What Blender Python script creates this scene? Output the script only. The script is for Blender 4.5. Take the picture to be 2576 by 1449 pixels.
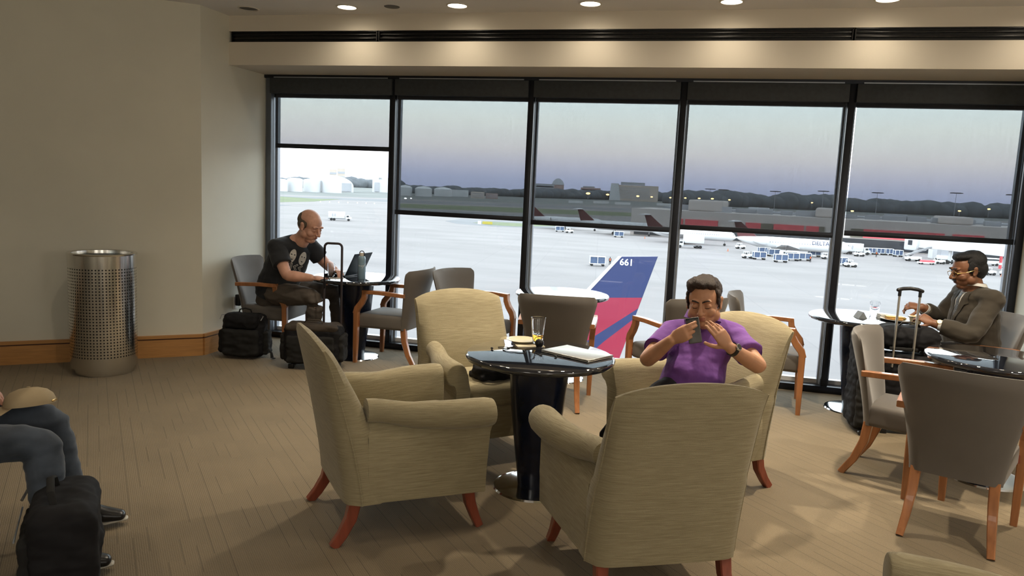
import bpy, bmesh, math, random
from mathutils import Vector, Matrix, Euler, noise
random.seed(7)
PI = math.pi
for o in list(bpy.data.objects): bpy.data.objects.remove(o)
scene = bpy.context.scene
col = scene.collection
# ------------------------------------------------------------------ camera
EYE = 1.65
FL, YAW, PITCH, ROLL = 1930.3, .24794, .12964, .04551
_f = Vector((-math.sin(YAW)*math.cos(PITCH), math.cos(YAW)*math.cos(PITCH), -math.sin(PITCH)))
_r0 = Vector((math.cos(YAW), math.sin(YAW), 0)); _u0 = _r0.cross(_f)
_r = _r0*math.cos(ROLL) + _u0*math.sin(ROLL); _u = _u0*math.cos(ROLL) - _r0*math.sin(ROLL)
cam = bpy.data.cameras.new('camera'); cam.sensor_width = 36; cam.lens = 36*FL/2576
cam.clip_start = .05; cam.clip_end = 12000
co = bpy.data.objects.new('camera', cam); col.objects.link(co); scene.camera = co
m = Matrix.Identity(4)
for i in range(3): m[i][0], m[i][1], m[i][2] = _r[i], _u[i], -_f[i]
m[2][3] = EYE
co.matrix_world = m
# ------------------------------------------------------------------ world: dusk sky seen above the airfield
w = bpy.data.worlds.new('dusk_sky'); scene.world = w; w.use_nodes = True
nt = w.node_tree; nt.nodes.clear()
N = nt.nodes.new; L = nt.links.new
tc = N('ShaderNodeTexCoord'); sp = N('ShaderNodeSeparateXYZ'); L(tc.outputs['Generated'], sp.inputs[0])
rp = N('ShaderNodeValToRGB'); L(sp.outputs['Z'], rp.inputs[0])
SKY = [(0.0, (.95,1.03,1.42)), (.012, (1.10,1.16,1.55)), (.028, (1.50,1.45,1.72)), (.05, (2.05,1.90,1.90)), (.085, (2.35,2.35,2.20)), (.125, (2.35,2.60,2.60)), (.25, (2.1,2.3,2.4)), (1.0, (1.5,1.65,1.8))]
el = rp.color_ramp.elements
while len(el) > 1: el.remove(el[-1])
for i, (p, c) in enumerate(SKY):
    e = el[0] if i == 0 else el.new(p)
    e.position = p; e.color = (c[0]/3, c[1]/3, c[2]/3, 1)
bg = N('ShaderNodeBackground'); L(rp.outputs[0], bg.inputs[0]); bg.inputs[1].default_value = 5.9
ow = N('ShaderNodeOutputWorld'); L(bg.outputs[0], ow.inputs[0])
scene.view_settings.view_transform = 'Standard'; scene.view_settings.look = 'None'
scene.view_settings.exposure = 0.0; scene.view_settings.gamma = 1.0
scene.view_settings.use_curve_mapping = False
try:
    scene.cycles.use_denoising = True; scene.cycles.max_bounces = 10; scene.cycles.transparent_max_bounces = 16
    scene.cycles.sample_clamp_indirect = 4; scene.cycles.caustics_reflective = False; scene.cycles.caustics_refractive = False
except Exception: pass
# ------------------------------------------------------------------ lights: recessed spots of the lounge ceiling, then added fill
CEIL = 3.10
WARM = (1.0, .86, .66)
def spot(x, y, power, ang=95, blend=.6, color=WARM):
    l = bpy.data.lights.new('downlight_lamp', 'SPOT'); l.energy = power; l.color = color
    l.spot_size = math.radians(ang); l.spot_blend = blend; l.shadow_soft_size = .05
    o = bpy.data.objects.new('downlight_lamp', l); o.location = (x, y, CEIL-.02); col.objects.link(o)
    return o
WIN_ROW = [(-4.04, 0), (-3.10, 1), (-2.12, 1), (-1.03, 1), (.03, 1), (1.10, 1), (2.15, 1)]
for x, on in WIN_ROW:
    if on: spot(x, 6.10, 13, 165, 1.0)
for x, y, p in [(-1.9, 5.05, 75), (-.45, 5.05, 120), (.95, 5.05, 130), (2.4, 5.05, 90), (-.6, 2.9, 10), (1.9, 2.9, 60), (-3.2, 3.9, 30), (-3.6, 1.2, 30), (-1.2, .4, 8), (1.0, .2, 14), (3.4, 1.0, 40)]:
    spot(x, y, p*2.2, 120, 1.0)
for x, y, p in [(-1.5, -2.8, 18), (2.5, -2.4, 30), (4.8, .5, 28)]:   # unseen fill lights, added to lift the ambient level of the lounge
    l = bpy.data.lights.new('rear_fill', 'POINT'); l.energy = p*3.0; l.color = (1, .93, .84); l.shadow_soft_size = .6
    o = bpy.data.objects.new('rear_fill', l); o.location = (x, y, 2.2); col.objects.link(o)
# ------------------------------------------------------------------ helpers
def pix(px, py):
    return _f + _r*((px-1288)/FL) - _u*((py-724.5)/FL)
GZ = -13.85
def ground(px, py, z=GZ):          # where a line of sight meets the level z
    d = pix(px, py); t = (z-EYE)/d.z
    return Vector((d.x*t, d.y*t, z))
def aty(px, py, Y):
    d = pix(px, py); t = Y/d.y
    return Vector((d.x*t, Y, EYE+d.z*t))
def tag(o, label=None, cat=None, group=None, kind=None):
    if label: o['label'] = label
    if cat: o['category'] = cat
    if group: o['group'] = group
    if kind: o['kind'] = kind
    return o
def empty(name, loc=(0,0,0), rz=0, label=None, cat=None, group=None):
    o = bpy.data.objects.new(name, None); o.location = loc; o.rotation_euler.z = rz; o.empty_display_size = .1
    col.objects.link(o); return tag(o, label, cat, group)
def finish(name, bm, mat, parent=None, smooth=True, angle=38, label=None, loc=None):
    me = bpy.data.meshes.new(name)
    bmesh.ops.remove_doubles(bm, verts=bm.verts, dist=1e-6)
    bmesh.ops.recalc_face_normals(bm, faces=bm.faces)
    bm.to_mesh(me); bm.free()
    for mm in (mat if isinstance(mat, (list, tuple)) else [mat]): me.materials.append(mm)
    if smooth:
        me.polygons.foreach_set('use_smooth', [True]*len(me.polygons))
        me.set_sharp_from_angle(angle=math.radians(angle))
    o = bpy.data.objects.new(name, me); col.objects.link(o)
    if parent: o.parent = parent
    if loc is not None: o.location = loc
    if label: o['label'] = label
    return o
def bm_(): return bmesh.new()
def box(bm, c, s, M=None, bev=0, seg=2, mi=0):
    r = bmesh.ops.create_cube(bm, size=1, matrix=Matrix.Translation(c) @ Matrix.Diagonal((s[0], s[1], s[2], 1)))
    vs = r['verts']
    if bev > 0:
        es = list({e for v in vs for e in v.link_edges})
        rr = bmesh.ops.bevel(bm, geom=es, offset=bev, segments=seg, profile=.5, affect='EDGES')
        vs = list({v for f in rr['faces'] for v in f.verts} | {v for v in vs if v.is_valid})
    fs = {f for v in vs for f in v.link_faces}
    for f in fs: f.material_index = mi
    if M is not None: bmesh.ops.transform(bm, matrix=M, verts=vs)
    return vs
def frame_at(t, up):
    t = t.normalized(); s = t.cross(up)
    if s.length < 1e-4: s = t.cross(Vector((1, 0, 0)))
    s.normalize(); return s, s.cross(t).normalized()
def tube(bm, pts, rad, n=16, up=(0,0,1), cap=True, closed=False, round_end=False, mi=0):
    # sweep of an ellipse; rad: number, or a list of numbers or (a,b) pairs (a sideways, b along up)
    pts = [Vector(p) for p in pts]; k = len(pts); up = Vector(up)
    R = [rad]*k if not isinstance(rad, list) else rad
    R = [(r, r) if not isinstance(r, (tuple, list)) else r for r in R]
    if round_end:
        def endcap(P, Q, r):
            d = (P-Q).normalized(); m_ = min(r); out = []
            for a in (.35, .7, 1.0, 1.3):
                out.append((P + d*m_*math.sin(a), (r[0]*math.cos(a), r[1]*math.cos(a))))
            return out
        a = endcap(pts[0], pts[1], R[0])[::-1]; b = endcap(pts[-1], pts[-2], R[-1])
        pts = [q[0] for q in a]+pts+[q[0] for q in b]; R = [q[1] for q in a]+R+[q[1] for q in b]; k = len(pts)
    rings = []
    for i in range(k):
        if closed: t = pts[(i+1) % k]-pts[i-1]
        else: t = pts[min(i+1, k-1)]-pts[max(i-1, 0)]
        s, b = frame_at(t, up)
        rings.append([bm.verts.new(pts[i]+s*(R[i][0]*math.cos(2*PI*j/n))+b*(R[i][1]*math.sin(2*PI*j/n))) for j in range(n)])
    fs = []
    for i in range(k if closed else k-1):
        A, B = rings[i], rings[(i+1) % k]
        for j in range(n): fs.append(bm.faces.new((A[j], A[(j+1) % n], B[(j+1) % n], B[j])))
    if cap and not closed:
        fs.append(bm.faces.new(rings[0][::-1])); fs.append(bm.faces.new(rings[-1]))
    for f in fs: f.material_index = mi
    return rings
def rtube(bm, pts, sec, up=(0,0,1), mi=0):
    # sweep of a rectangle with chamfered corners; sec: list of (width, height)
    pts = [Vector(p) for p in pts]; k = len(pts); up = Vector(up); rings = []
    S = sec if isinstance(sec, list) else [sec]*k
    for i in range(k):
        t = pts[min(i+1, k-1)]-pts[max(i-1, 0)]
        s, b = frame_at(t, up); W, Hh = S[i][0]/2, S[i][1]/2; c = min(W, Hh)*.22
        q = [(W, -Hh+c), (W, Hh-c), (W-c, Hh), (-W+c, Hh), (-W, Hh-c), (-W, -Hh+c), (-W+c, -Hh), (W-c, -Hh)]
        rings.append([bm.verts.new(pts[i]+s*x+b*y) for x, y in q])
    for i in range(k-1):
        for j in range(8):
            f = bm.faces.new((rings[i][j], rings[i][(j+1) % 8], rings[i+1][(j+1) % 8], rings[i+1][j])); f.material_index = mi
    for f in (bm.faces.new(rings[0][::-1]), bm.faces.new(rings[-1])): f.material_index = mi
def lathe(bm, prof, c=(0,0,0), n=48, mi=0, M=None):
    rings = []; c = Vector(c); new = []
    for r, z in prof:
        if r < 1e-6: rings.append([bm.verts.new(c+Vector((0, 0, z)))])
        else: rings.append([bm.verts.new(c+Vector((r*math.cos(2*PI*j/n), r*math.sin(2*PI*j/n), z))) for j in range(n)])
        new += rings[-1]
    for a, b in zip(rings, rings[1:]):
        if len(a) == 1 and len(b) == 1: continue
        for j in range(n):
            k = (j+1) % n
            if len(a) == 1: f = bm.faces.new((a[0], b[k], b[j]))
            elif len(b) == 1: f = bm.faces.new((a[j], a[k], b[0]))
            else: f = bm.faces.new((a[j], a[k], b[k], b[j]))
            f.material_index = mi
    if M is not None: bmesh.ops.transform(bm, matrix=M, verts=new)
    return new
def ell(bm, c, r, M=None, u=20, v=12, mi=0):
    c = Vector(c)
    prof = [(math.sin(PI*i/v), -math.cos(PI*i/v)) for i in range(v+1)]
    prof[0] = (0, -1); prof[-1] = (0, 1)
    vs = lathe(bm, prof, n=u, mi=mi)
    T = Matrix.Translation(c) @ (M.to_4x4() if M is not None else Matrix.Identity(4)) @ Matrix.Diagonal((r[0], r[1], r[2], 1))
    bmesh.ops.transform(bm, matrix=T, verts=vs); return vs
def prism(bm, out, d0, d1, M=None, mi=0, bev=0):
    # outline in (x,z), extruded in y from d0 to d1
    a = [bm.verts.new((x, d0, z)) for x, z in out]; b = [bm.verts.new((x, d1, z)) for x, z in out]; n = len(out)
    fs = [bm.faces.new(a[::-1]), bm.faces.new(b)]
    for i in range(n): fs.append(bm.faces.new((a[i], a[(i+1) % n], b[(i+1) % n], b[i])))
    for f in fs: f.material_index = mi
    vs = a+b
    if bev:
        es = list(fs[0].edges)+list(fs[1].edges)
        rr = bmesh.ops.bevel(bm, geom=es, offset=bev, segments=2, profile=.5, affect='EDGES')
        vs = list({v for f in rr['faces'] for v in f.verts} | {v for v in vs if v.is_valid})
        for f in rr['faces']: f.material_index = mi
    if M is not None: bmesh.ops.transform(bm, matrix=M, verts=vs)
    return vs
def shell(bm, fn, nu, nv, mi=0):
    # closed slab between surfaces fn(u,v,0) and fn(u,v,1), u,v in 0..1
    G = [[[bm.verts.new(fn(i/nu, j/nv, s)) for j in range(nv+1)] for i in range(nu+1)] for s in (0, 1)]
    A, B = G
    def q(*v):
        f = bm.faces.new(v); f.material_index = mi
    for i in range(nu):
        for j in range(nv):
            q(A[i][j], A[i+1][j], A[i+1][j+1], A[i][j+1]); q(B[i][j], B[i][j+1], B[i+1][j+1], B[i+1][j])
    for i in range(nu):
        q(A[i][0], B[i][0], B[i+1][0], A[i+1][0]); q(A[i][nv], A[i+1][nv], B[i+1][nv], B[i][nv])
    for j in range(nv):
        q(A[0][j], A[0][j+1], B[0][j+1], B[0][j]); q(A[nu][j], B[nu][j], B[nu][j+1], A[nu][j+1])
def evaluated(o, name, mats, parent, angle=60):
    dg = bpy.context.evaluated_depsgraph_get(); dg.update()
    me = bpy.data.meshes.new_from_object(o.evaluated_get(dg), depsgraph=dg)
    src = o.data; bpy.data.objects.remove(o)
    try: bpy.data.meshes.remove(src)
    except Exception: pass
    me.name = name; me.materials.clear()
    for mm in (mats if isinstance(mats, (list, tuple)) else [mats]): me.materials.append(mm)
    me.polygons.foreach_set('material_index', [0]*len(me.polygons))
    me.polygons.foreach_set('use_smooth', [True]*len(me.polygons))
    if angle: me.set_sharp_from_angle(angle=math.radians(angle))
    r = bpy.data.objects.new(name, me); col.objects.link(r)
    if parent: r.parent = parent
    return r
def organic(name, bm, mats, parent=None, voxel=.006, sm=4, paint=None, disp=None, angle=0):
    # fuse the closed pieces of bm into one continuous skin
    me = bpy.data.meshes.new('tmp'); bmesh.ops.recalc_face_normals(bm, faces=bm.faces); bm.to_mesh(me); bm.free()
    o = bpy.data.objects.new('tmp', me); col.objects.link(o)
    md = o.modifiers.new('r', 'REMESH'); md.mode = 'VOXEL'; md.voxel_size = voxel; md.use_smooth_shade = True
    md = o.modifiers.new('s', 'SMOOTH'); md.factor = .5; md.iterations = sm
    r = evaluated(o, name, mats, parent, angle)
    if disp:
        me = r.data; nrm = [v.normal.copy() for v in me.vertices]
        for v, n in zip(me.vertices, nrm): v.co += n*disp(v.co, n)
        me.update()
    if paint:
        me = r.data
        for p in me.polygons:
            k = paint(p.center, p.normal)
            if k: p.material_index = k
    return r
def text_mesh(name, s, size, mat, M, parent=None, ext=.0, bold=0, align='CENTER'):
    c = bpy.data.curves.new('t', 'FONT'); c.body = s; c.size = size; c.extrude = ext; c.align_x = align; c.align_y = 'CENTER'; c.offset = bold
    c.resolution_u = 3
    o = bpy.data.objects.new('t', c); col.objects.link(o)
    dg = bpy.context.evaluated_depsgraph_get(); dg.update()
    me = bpy.data.meshes.new_from_object(o.evaluated_get(dg), depsgraph=dg); bpy.data.objects.remove(o)
    me.name = name; me.materials.clear(); me.materials.append(mat); me.transform(M)
    r = bpy.data.objects.new(name, me); col.objects.link(r)
    if parent: r.parent = parent
    return r
def kids(o): return [c for c in bpy.data.objects if c.parent == o]
def copy_thing(root, loc, rz, label, group=None, cat=None):
    r = root.copy(); col.objects.link(r); r.location = loc; r.rotation_euler.z = rz; r['label'] = label
    if group: r['group'] = group
    for ch in kids(root):
        c = ch.copy(); col.objects.link(c); c.parent = r
        for g in kids(ch):
            d = g.copy(); col.objects.link(d); d.parent = c
    return r
def struct(name, bm, mat, parent=None, **k):
    o = finish(name, bm, mat, parent, **k)
    if parent is None: o['kind'] = 'structure'
    return o
# ------------------------------------------------------------------ materials
def mat(name, c, rough=.6, metal=0, bump=None, var=None, spec=.5, coat=0, emit=None, sheen=0, scale3=None, trans=0, ior=1.45, aniso=0, sss=0):
    m = bpy.data.materials.new(name); m.use_nodes = True; nt = m.node_tree; b = nt.nodes['Principled BSDF']
    b.inputs['Base Color'].default_value = (*c, 1); b.inputs['Roughness'].default_value = rough; b.inputs['Metallic'].default_value = metal
    b.inputs['Specular IOR Level'].default_value = spec; b.inputs['Coat Weight'].default_value = coat; b.inputs['Coat Roughness'].default_value = .03
    b.inputs['Sheen Weight'].default_value = sheen; b.inputs['Sheen Roughness'].default_value = .4
    b.inputs['Transmission Weight'].default_value = trans; b.inputs['IOR'].default_value = ior; b.inputs['Anisotropic'].default_value = aniso
    if sss: b.inputs['Subsurface Weight'].default_value = sss; b.inputs['Subsurface Radius'].default_value = (.012, .005, .003); b.inputs['Subsurface Scale'].default_value = 1
    if emit: b.inputs['Emission Color'].default_value = (*emit[0], 1); b.inputs['Emission Strength'].default_value = emit[1]
    N = nt.nodes.new; L = nt.links.new
    if bump or var:
        tc = N('ShaderNodeTexCoord'); mp = N('ShaderNodeMapping'); L(tc.outputs['Object'], mp.inputs[0])
        if scale3: mp.inputs['Scale'].default_value = scale3
    if var:
        n = N('ShaderNodeTexNoise'); n.inputs['Scale'].default_value = var[0]; n.inputs['Detail'].default_value = 4; L(mp.outputs[0], n.inputs['Vector'])
        r = N('ShaderNodeMapRange'); r.inputs['From Min'].default_value = .3; r.inputs['From Max'].default_value = .7
        r.inputs['To Min'].default_value = 1-var[1]; r.inputs['To Max'].default_value = 1+var[1]; L(n.outputs['Fac'], r.inputs['Value'])
        v = N('ShaderNodeVectorMath'); v.operation = 'SCALE'; v.inputs[0].default_value = c; L(r.outputs[0], v.inputs['Scale']); L(v.outputs[0], b.inputs['Base Color'])
    if bump:
        n = N('ShaderNodeTexNoise'); n.inputs['Scale'].default_value = bump[0]; n.inputs['Detail'].default_value = 3; L(mp.outputs[0], n.inputs['Vector'])
        p = N('ShaderNodeBump'); p.inputs['Strength'].default_value = bump[1]; p.inputs['Distance'].default_value = bump[2] if len(bump) > 2 else .002
        L(n.outputs['Fac'], p.inputs['Height']); L(p.outputs[0], b.inputs['Normal'])
    return m
def brick_nodes(m, rot, bw, bh, mortar, c1, c2, cm, extra=None):
    nt = m.node_tree; N = nt.nodes.new; L = nt.links.new; b = nt.nodes['Principled BSDF']
    tc = N('ShaderNodeTexCoord'); mp = N('ShaderNodeMapping'); L(tc.outputs['Object'], mp.inputs[0]); mp.inputs['Rotation'].default_value = (0, 0, rot)
    br = N('ShaderNodeTexBrick'); L(mp.outputs[0], br.inputs['Vector'])
    br.inputs['Scale'].default_value = 1; br.inputs['Brick Width'].default_value = bw; br.inputs['Row Height'].default_value = bh
    br.inputs['Mortar Size'].default_value = mortar; br.inputs['Mortar Smooth'].default_value = .3
    br.inputs['Color1'].default_value = (*c1, 1); br.inputs['Color2'].default_value = (*c2, 1); br.inputs['Mortar'].default_value = (*cm, 1)
    return nt, mp, br, b
wall_m = mat('painted_plaster', (.72, .70, .60), .75, bump=(260, .10), var=(2.2, .03))
ceil_m = mat('ceiling_paint', (.80, .79, .79), .8, bump=(300, .08))
fascia_m = mat('fascia_paint', (.68, .62, .52), .75, bump=(260, .08))
base_m = mat('maple_veneer', (.50, .25, .085), .35, var=(6, .12), scale3=(1, 1, 12), coat=.2)
base_dark = mat('baseboard_groove', (.10, .035, .012), .5, var=(8, .1))
frame_m = mat('dark_bronze_aluminium', (.022, .024, .030), .35, metal=.6, bump=(400, .04))
frame_grey = mat('grey_anodised_channel', (.30, .33, .37), .4, metal=.5, var=(3, .05))
jamb_m = mat('mid_grey_jamb', (.11, .125, .145), .45, metal=.2, var=(4, .05))
valance_m = mat('charcoal_valance', (.036, .041, .045), .6, var=(30, .15))
slot_m = mat('black_diffuser_metal', (.012, .011, .010), .28, metal=.3, var=(40, .3))
cherry = mat('cherry_wood', (.34, .140, .055), .32, var=(5, .18), scale3=(7, 7, 1), coat=.3)
cherry_dark = mat('red_stained_wood', (.235, .055, .030), .32, var=(5, .18), scale3=(7, 7, 1), coat=.3)
grey_fab = mat('taupe_velvet', (.125, .112, .100), .85, bump=(900, .25), var=(3, .10), sheen=.35)
black_gloss = mat('black_lacquer', (.010, .012, .018), .045, spec=.75, coat=1, bump=(18, .004))
black_satin = mat('black_satin_lacquer', (.008, .012, .028), .22, var=(20, .2))
chrome = mat('polished_chrome', (.75, .77, .80), .10, metal=1, bump=(30, .01))
steel = mat('brushed_stainless', (.66, .65, .62), .20, metal=1, bump=(55, .22, .004), scale3=(1, 1, .01))
nylon = mat('black_ballistic_nylon', (.011, .011, .013), .8, spec=.25, bump=(1100, .35), var=(9, .25))
nylon2 = mat('charcoal_canvas', (.018, .018, .018), .85, spec=.25, bump=(800, .35), var=(7, .25))
nylon_brown = mat('brown_black_canvas', (.045, .034, .025), .7, bump=(800, .35), var=(7, .2))
plastic_blk = mat('black_plastic', (.012, .012, .014), .3, var=(30, .1))
rubber = mat('black_rubber', (.015, .015, .015), .8, var=(30, .2))
alu = mat('silver_aluminium', (.55, .54, .52), .32, metal=.85, var=(30, .03))
white_m = mat('white_paint', (.70, .72, .74), .4, var=(2, .04))
white_pl = mat('white_plastic', (.72, .70, .66), .35, var=(20, .03))
skin1 = mat('fair_ruddy_skin', (.60, .33, .24), .5, bump=(260, .12), var=(14, .12), sss=.12)
skin2 = mat('tanned_skin', (.46, .235, .135), .48, bump=(260, .12), var=(14, .10), sss=.12)
skin3 = mat('brown_skin', (.215, .095, .050), .45, bump=(260, .12), var=(14, .12), sss=.12)
lip_m = mat('lips', (.33, .12, .09), .45, var=(60, .1)); lip3 = mat('dark_lips', (.13, .045, .035), .45, var=(60, .1))
hair_dk = mat('dark_brown_hair', (.024, .012, .007), .62, bump=(60, .9, .006), scale3=(6, 1, 2), var=(40, .4))
hair_bk = mat('black_hair', (.006, .006, .007), .55, bump=(60, .9, .006), scale3=(6, 1, 2), var=(40, .3))
brow_lt = mat('faint_brown_brow', (.26, .13, .085), .8, var=(60, .2))
hair_gr = mat('cropped_grey_hair', (.10, .075, .055), .7, bump=(500, .6, .003), var=(60, .3))
purple = mat('purple_pique_cotton', (.170, .062, .300), .85, bump=(9, .8, .016), var=(5, .10), sheen=.15)
purple_dk = mat('dark_purple_trim', (.12, .03, .24), .85, bump=(700, .3))
tee_m = mat('black_cotton', (.016, .018, .022), .88, bump=(8, .6, .012), var=(5, .15), sheen=.15)
jeans_m = mat('blue_denim', (.045, .058, .080), .85, bump=(10, .5, .010), var=(9, .30), sheen=.2)
brown_tr = mat('grey_brown_trousers', (.085, .070, .058), .8, bump=(9, .6, .012), var=(6, .15))
black_tr = mat('dark_trousers', (.015, .015, .018), .8, bump=(9, .5, .010), var=(6, .15))
grey_tr = mat('grey_trousers', (.085, .080, .078), .8, bump=(9, .5, .010), var=(6, .15))
jacket_m = mat('dark_olive_wool', (.044, .036, .026), .9, bump=(7, .6, .014), var=(5, .15), sheen=.2)
white_cot = mat('white_cotton', (.60, .60, .58), .8, bump=(20, .3, .004))
tie_m = mat('grey_patterned_tie', (.06, .055, .05), .5, var=(90, .8))
leather = mat('black_shoe_leather', (.010, .010, .011), .28, bump=(40, .15), var=(10, .2))
khaki = mat('khaki_twill', (.42, .33, .20), .85, bump=(500, .3), var=(7, .08))
gold = mat('gold_metal', (.70, .47, .18), .25, metal=1, bump=(50, .02))
glass_m = mat('drinking_glass', (.98, .99, 1.0), .02, trans=1, ior=1.45, bump=(10, .01))
amber = mat('amber_drink', (.80, .36, .05), .05, trans=.85, ior=1.33, var=(8, .1))
ice = mat('ice', (.92, .95, .97), .15, trans=.9, ior=1.31, bump=(40, .3))
cream = mat('cream_china', (.66, .58, .38), .3, coat=.3, var=(10, .03))
paper = mat('paper_napkin', (.62, .55, .40), .9, bump=(60, .3))
def chair_fabric():
    m = mat('olive_beige_chenille', (.34, .275, .145), .9, sheen=.25); nt = m.node_tree; N = nt.nodes.new; L = nt.links.new; b = nt.nodes['Principled BSDF']
    tc = N('ShaderNodeTexCoord'); mp = N('ShaderNodeMapping'); L(tc.outputs['Object'], mp.inputs[0]); mp.inputs['Scale'].default_value = (10, 10, 330)
    n = N('ShaderNodeTexNoise'); n.inputs['Scale'].default_value = 1; n.inputs['Detail'].default_value = 5; n.inputs['Roughness'].default_value = .65; L(mp.outputs[0], n.inputs['Vector'])
    n2 = N('ShaderNodeTexNoise'); n2.inputs['Scale'].default_value = 420; L(tc.outputs['Object'], n2.inputs['Vector'])
    cr = N('ShaderNodeValToRGB'); L(n.outputs['Fac'], cr.inputs[0])
    cr.color_ramp.elements[0].position = .30; cr.color_ramp.elements[0].color = (.235, .195, .112, 1)
    cr.color_ramp.elements[1].position = .72; cr.color_ramp.elements[1].color = (.41, .355, .225, 1)
    L(cr.outputs[0], b.inputs['Base Color'])
    ad = N('ShaderNodeMath'); ad.operation = 'ADD'; L(n.outputs['Fac'], ad.inputs[0]); L(n2.outputs['Fac'], ad.inputs[1])
    p = N('ShaderNodeBump'); p.inputs['Strength'].default_value = .55; p.inputs['Distance'].default_value = .003; L(ad.outputs[0], p.inputs['Height']); L(p.outputs[0], b.inputs['Normal'])
    return m
chenille = chair_fabric()
def carpet_mat():
    m = mat('brown_loop_carpet', (.2, .16, .1), .95, sheen=.1); nt = m.node_tree; N = nt.nodes.new; L = nt.links.new; b = nt.nodes['Principled BSDF']
    def mt(op, a, c=None, clamp=False):
        n = N('ShaderNodeMath'); n.operation = op; n.use_clamp = clamp
        for i, q in enumerate((a, c)):
            if q is None: continue
            if hasattr(q, 'links'): L(q, n.inputs[i])
            else: n.inputs[i].default_value = q
        return n.outputs[0]
    tc = N('ShaderNodeTexCoord'); mp = N('ShaderNodeMapping'); L(tc.outputs['Object'], mp.inputs[0]); mp.inputs['Rotation'].default_value = (0, 0, math.radians(47))
    sx = N('ShaderNodeSeparateXYZ'); L(mp.outputs[0], sx.inputs[0])
    row = mt('FLOOR', mt('MULTIPLY', sx.outputs['Y'], 1/.062)); fr = mt('FRACT', mt('MULTIPLY', sx.outputs['Y'], 1/.062))
    wn = N('ShaderNodeTexWhiteNoise'); wn.noise_dimensions = '1D'; L(row, wn.inputs['W'])
    cell = mt('FLOOR', mt('ADD', mt('MULTIPLY', sx.outputs['X'], 1/.26), mt('MULTIPLY', wn.outputs['Value'], 7)))
    cb = N('ShaderNodeCombineXYZ'); L(row, cb.inputs[0]); L(cell, cb.inputs[1]); w2 = N('ShaderNodeTexWhiteNoise'); w2.noise_dimensions = '2D'; L(cb.outputs[0], w2.inputs['Vector'])
    line = mt('MULTIPLY', mt('LESS_THAN', fr, .07), mt('GREATER_THAN', w2.outputs['Value'], .42))
    ns = N('ShaderNodeTexNoise'); ns.inputs['Scale'].default_value = 170; ns.inputs['Detail'].default_value = 3; L(mp.outputs[0], ns.inputs['Vector'])
    rib = mt('SINE', mt('MULTIPLY', sx.outputs['Y'], 2*PI/.0088))
    n3 = N('ShaderNodeTexNoise'); n3.inputs['Scale'].default_value = 2.5; L(mp.outputs[0], n3.inputs['Vector'])
    h = mt('ADD', mt('MULTIPLY', rib, .16), ns.outputs['Fac'])
    v = mt('ADD', mt('ADD', h, mt('MULTIPLY', n3.outputs['Fac'], .6)), mt('MULTIPLY', w2.outputs['Value'], .12))
    mr = N('ShaderNodeMapRange'); mr.inputs['From Min'].default_value = .4; mr.inputs['From Max'].default_value = 1.2; mr.inputs['To Min'].default_value = .76; mr.inputs['To Max'].default_value = 1.2; L(v, mr.inputs['Value'])
    f = mt('MULTIPLY', mr.outputs[0], mt('SUBTRACT', 1.0, mt('MULTIPLY', line, .34)))
    vm = N('ShaderNodeVectorMath'); vm.operation = 'SCALE'; vm.inputs[0].default_value = (.205, .160, .100); L(f, vm.inputs['Scale']); L(vm.outputs[0], b.inputs['Base Color'])
    p = N('ShaderNodeBump'); p.inputs['Strength'].default_value = .5; p.inputs['Distance'].default_value = .004; L(mt('SUBTRACT', h, line), p.inputs['Height']); L(p.outputs[0], b.inputs['Normal'])
    return m
carpet = carpet_mat()
def see_through(name, tint, body, body_rough, amount, weave=0, gloss=0):
    # mixes a straight-through view with a surface layer: pane glass, woven blind cloth
    m = bpy.data.materials.new(name); m.use_nodes = True; nt = m.node_tree; nt.nodes.clear(); N = nt.nodes.new; L = nt.links.new
    t = N('ShaderNodeBsdfTransparent'); t.inputs[0].default_value = (*tint, 1)
    if gloss: d = N('ShaderNodeBsdfGlossy'); d.inputs[0].default_value = (*body, 1); d.inputs['Roughness'].default_value = body_rough
    else: d = N('ShaderNodeBsdfDiffuse'); d.inputs[0].default_value = (*body, 1)
    mx = N('ShaderNodeMixShader'); L(t.outputs[0], mx.inputs[1]); L(d.outputs[0], mx.inputs[2]); mx.inputs[0].default_value = amount
    if gloss:
        fr = N('ShaderNodeFresnel'); fr.inputs[0].default_value = 1.45; ml = N('ShaderNodeMath'); ml.operation = 'MULTIPLY'; L(fr.outputs[0], ml.inputs[0]); ml.inputs[1].default_value = gloss; L(ml.outputs[0], mx.inputs[0])
    if weave:
        tc = N('ShaderNodeTexCoord'); mp = N('ShaderNodeMapping'); mp.inputs['Scale'].default_value = (140, 1, 2.5); L(tc.outputs['Object'], mp.inputs[0])
        n = N('ShaderNodeTexNoise'); n.inputs['Scale'].default_value = 1; n.inputs['Detail'].default_value = 2; L(mp.outputs[0], n.inputs['Vector'])
        r = N('ShaderNodeMapRange'); r.inputs['From Min'].default_value = .3; r.inputs['From Max'].default_value = .7; r.inputs['To Min'].default_value = amount-weave; r.inputs['To Max'].default_value = amount+weave
        L(n.outputs['Fac'], r.inputs['Value']); L(r.outputs[0], mx.inputs[0])
    o = N('ShaderNodeOutputMaterial'); L(mx.outputs[0], o.inputs[0]); return m
pane_m = see_through('window_glass', (.96, .98, .98), (1, 1, 1), .0, .05, gloss=.6)
scrim = see_through('dark_solar_scrim', (.95, .98, 1.0), (.05, .05, .055), 1, .600, weave=.008)
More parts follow.
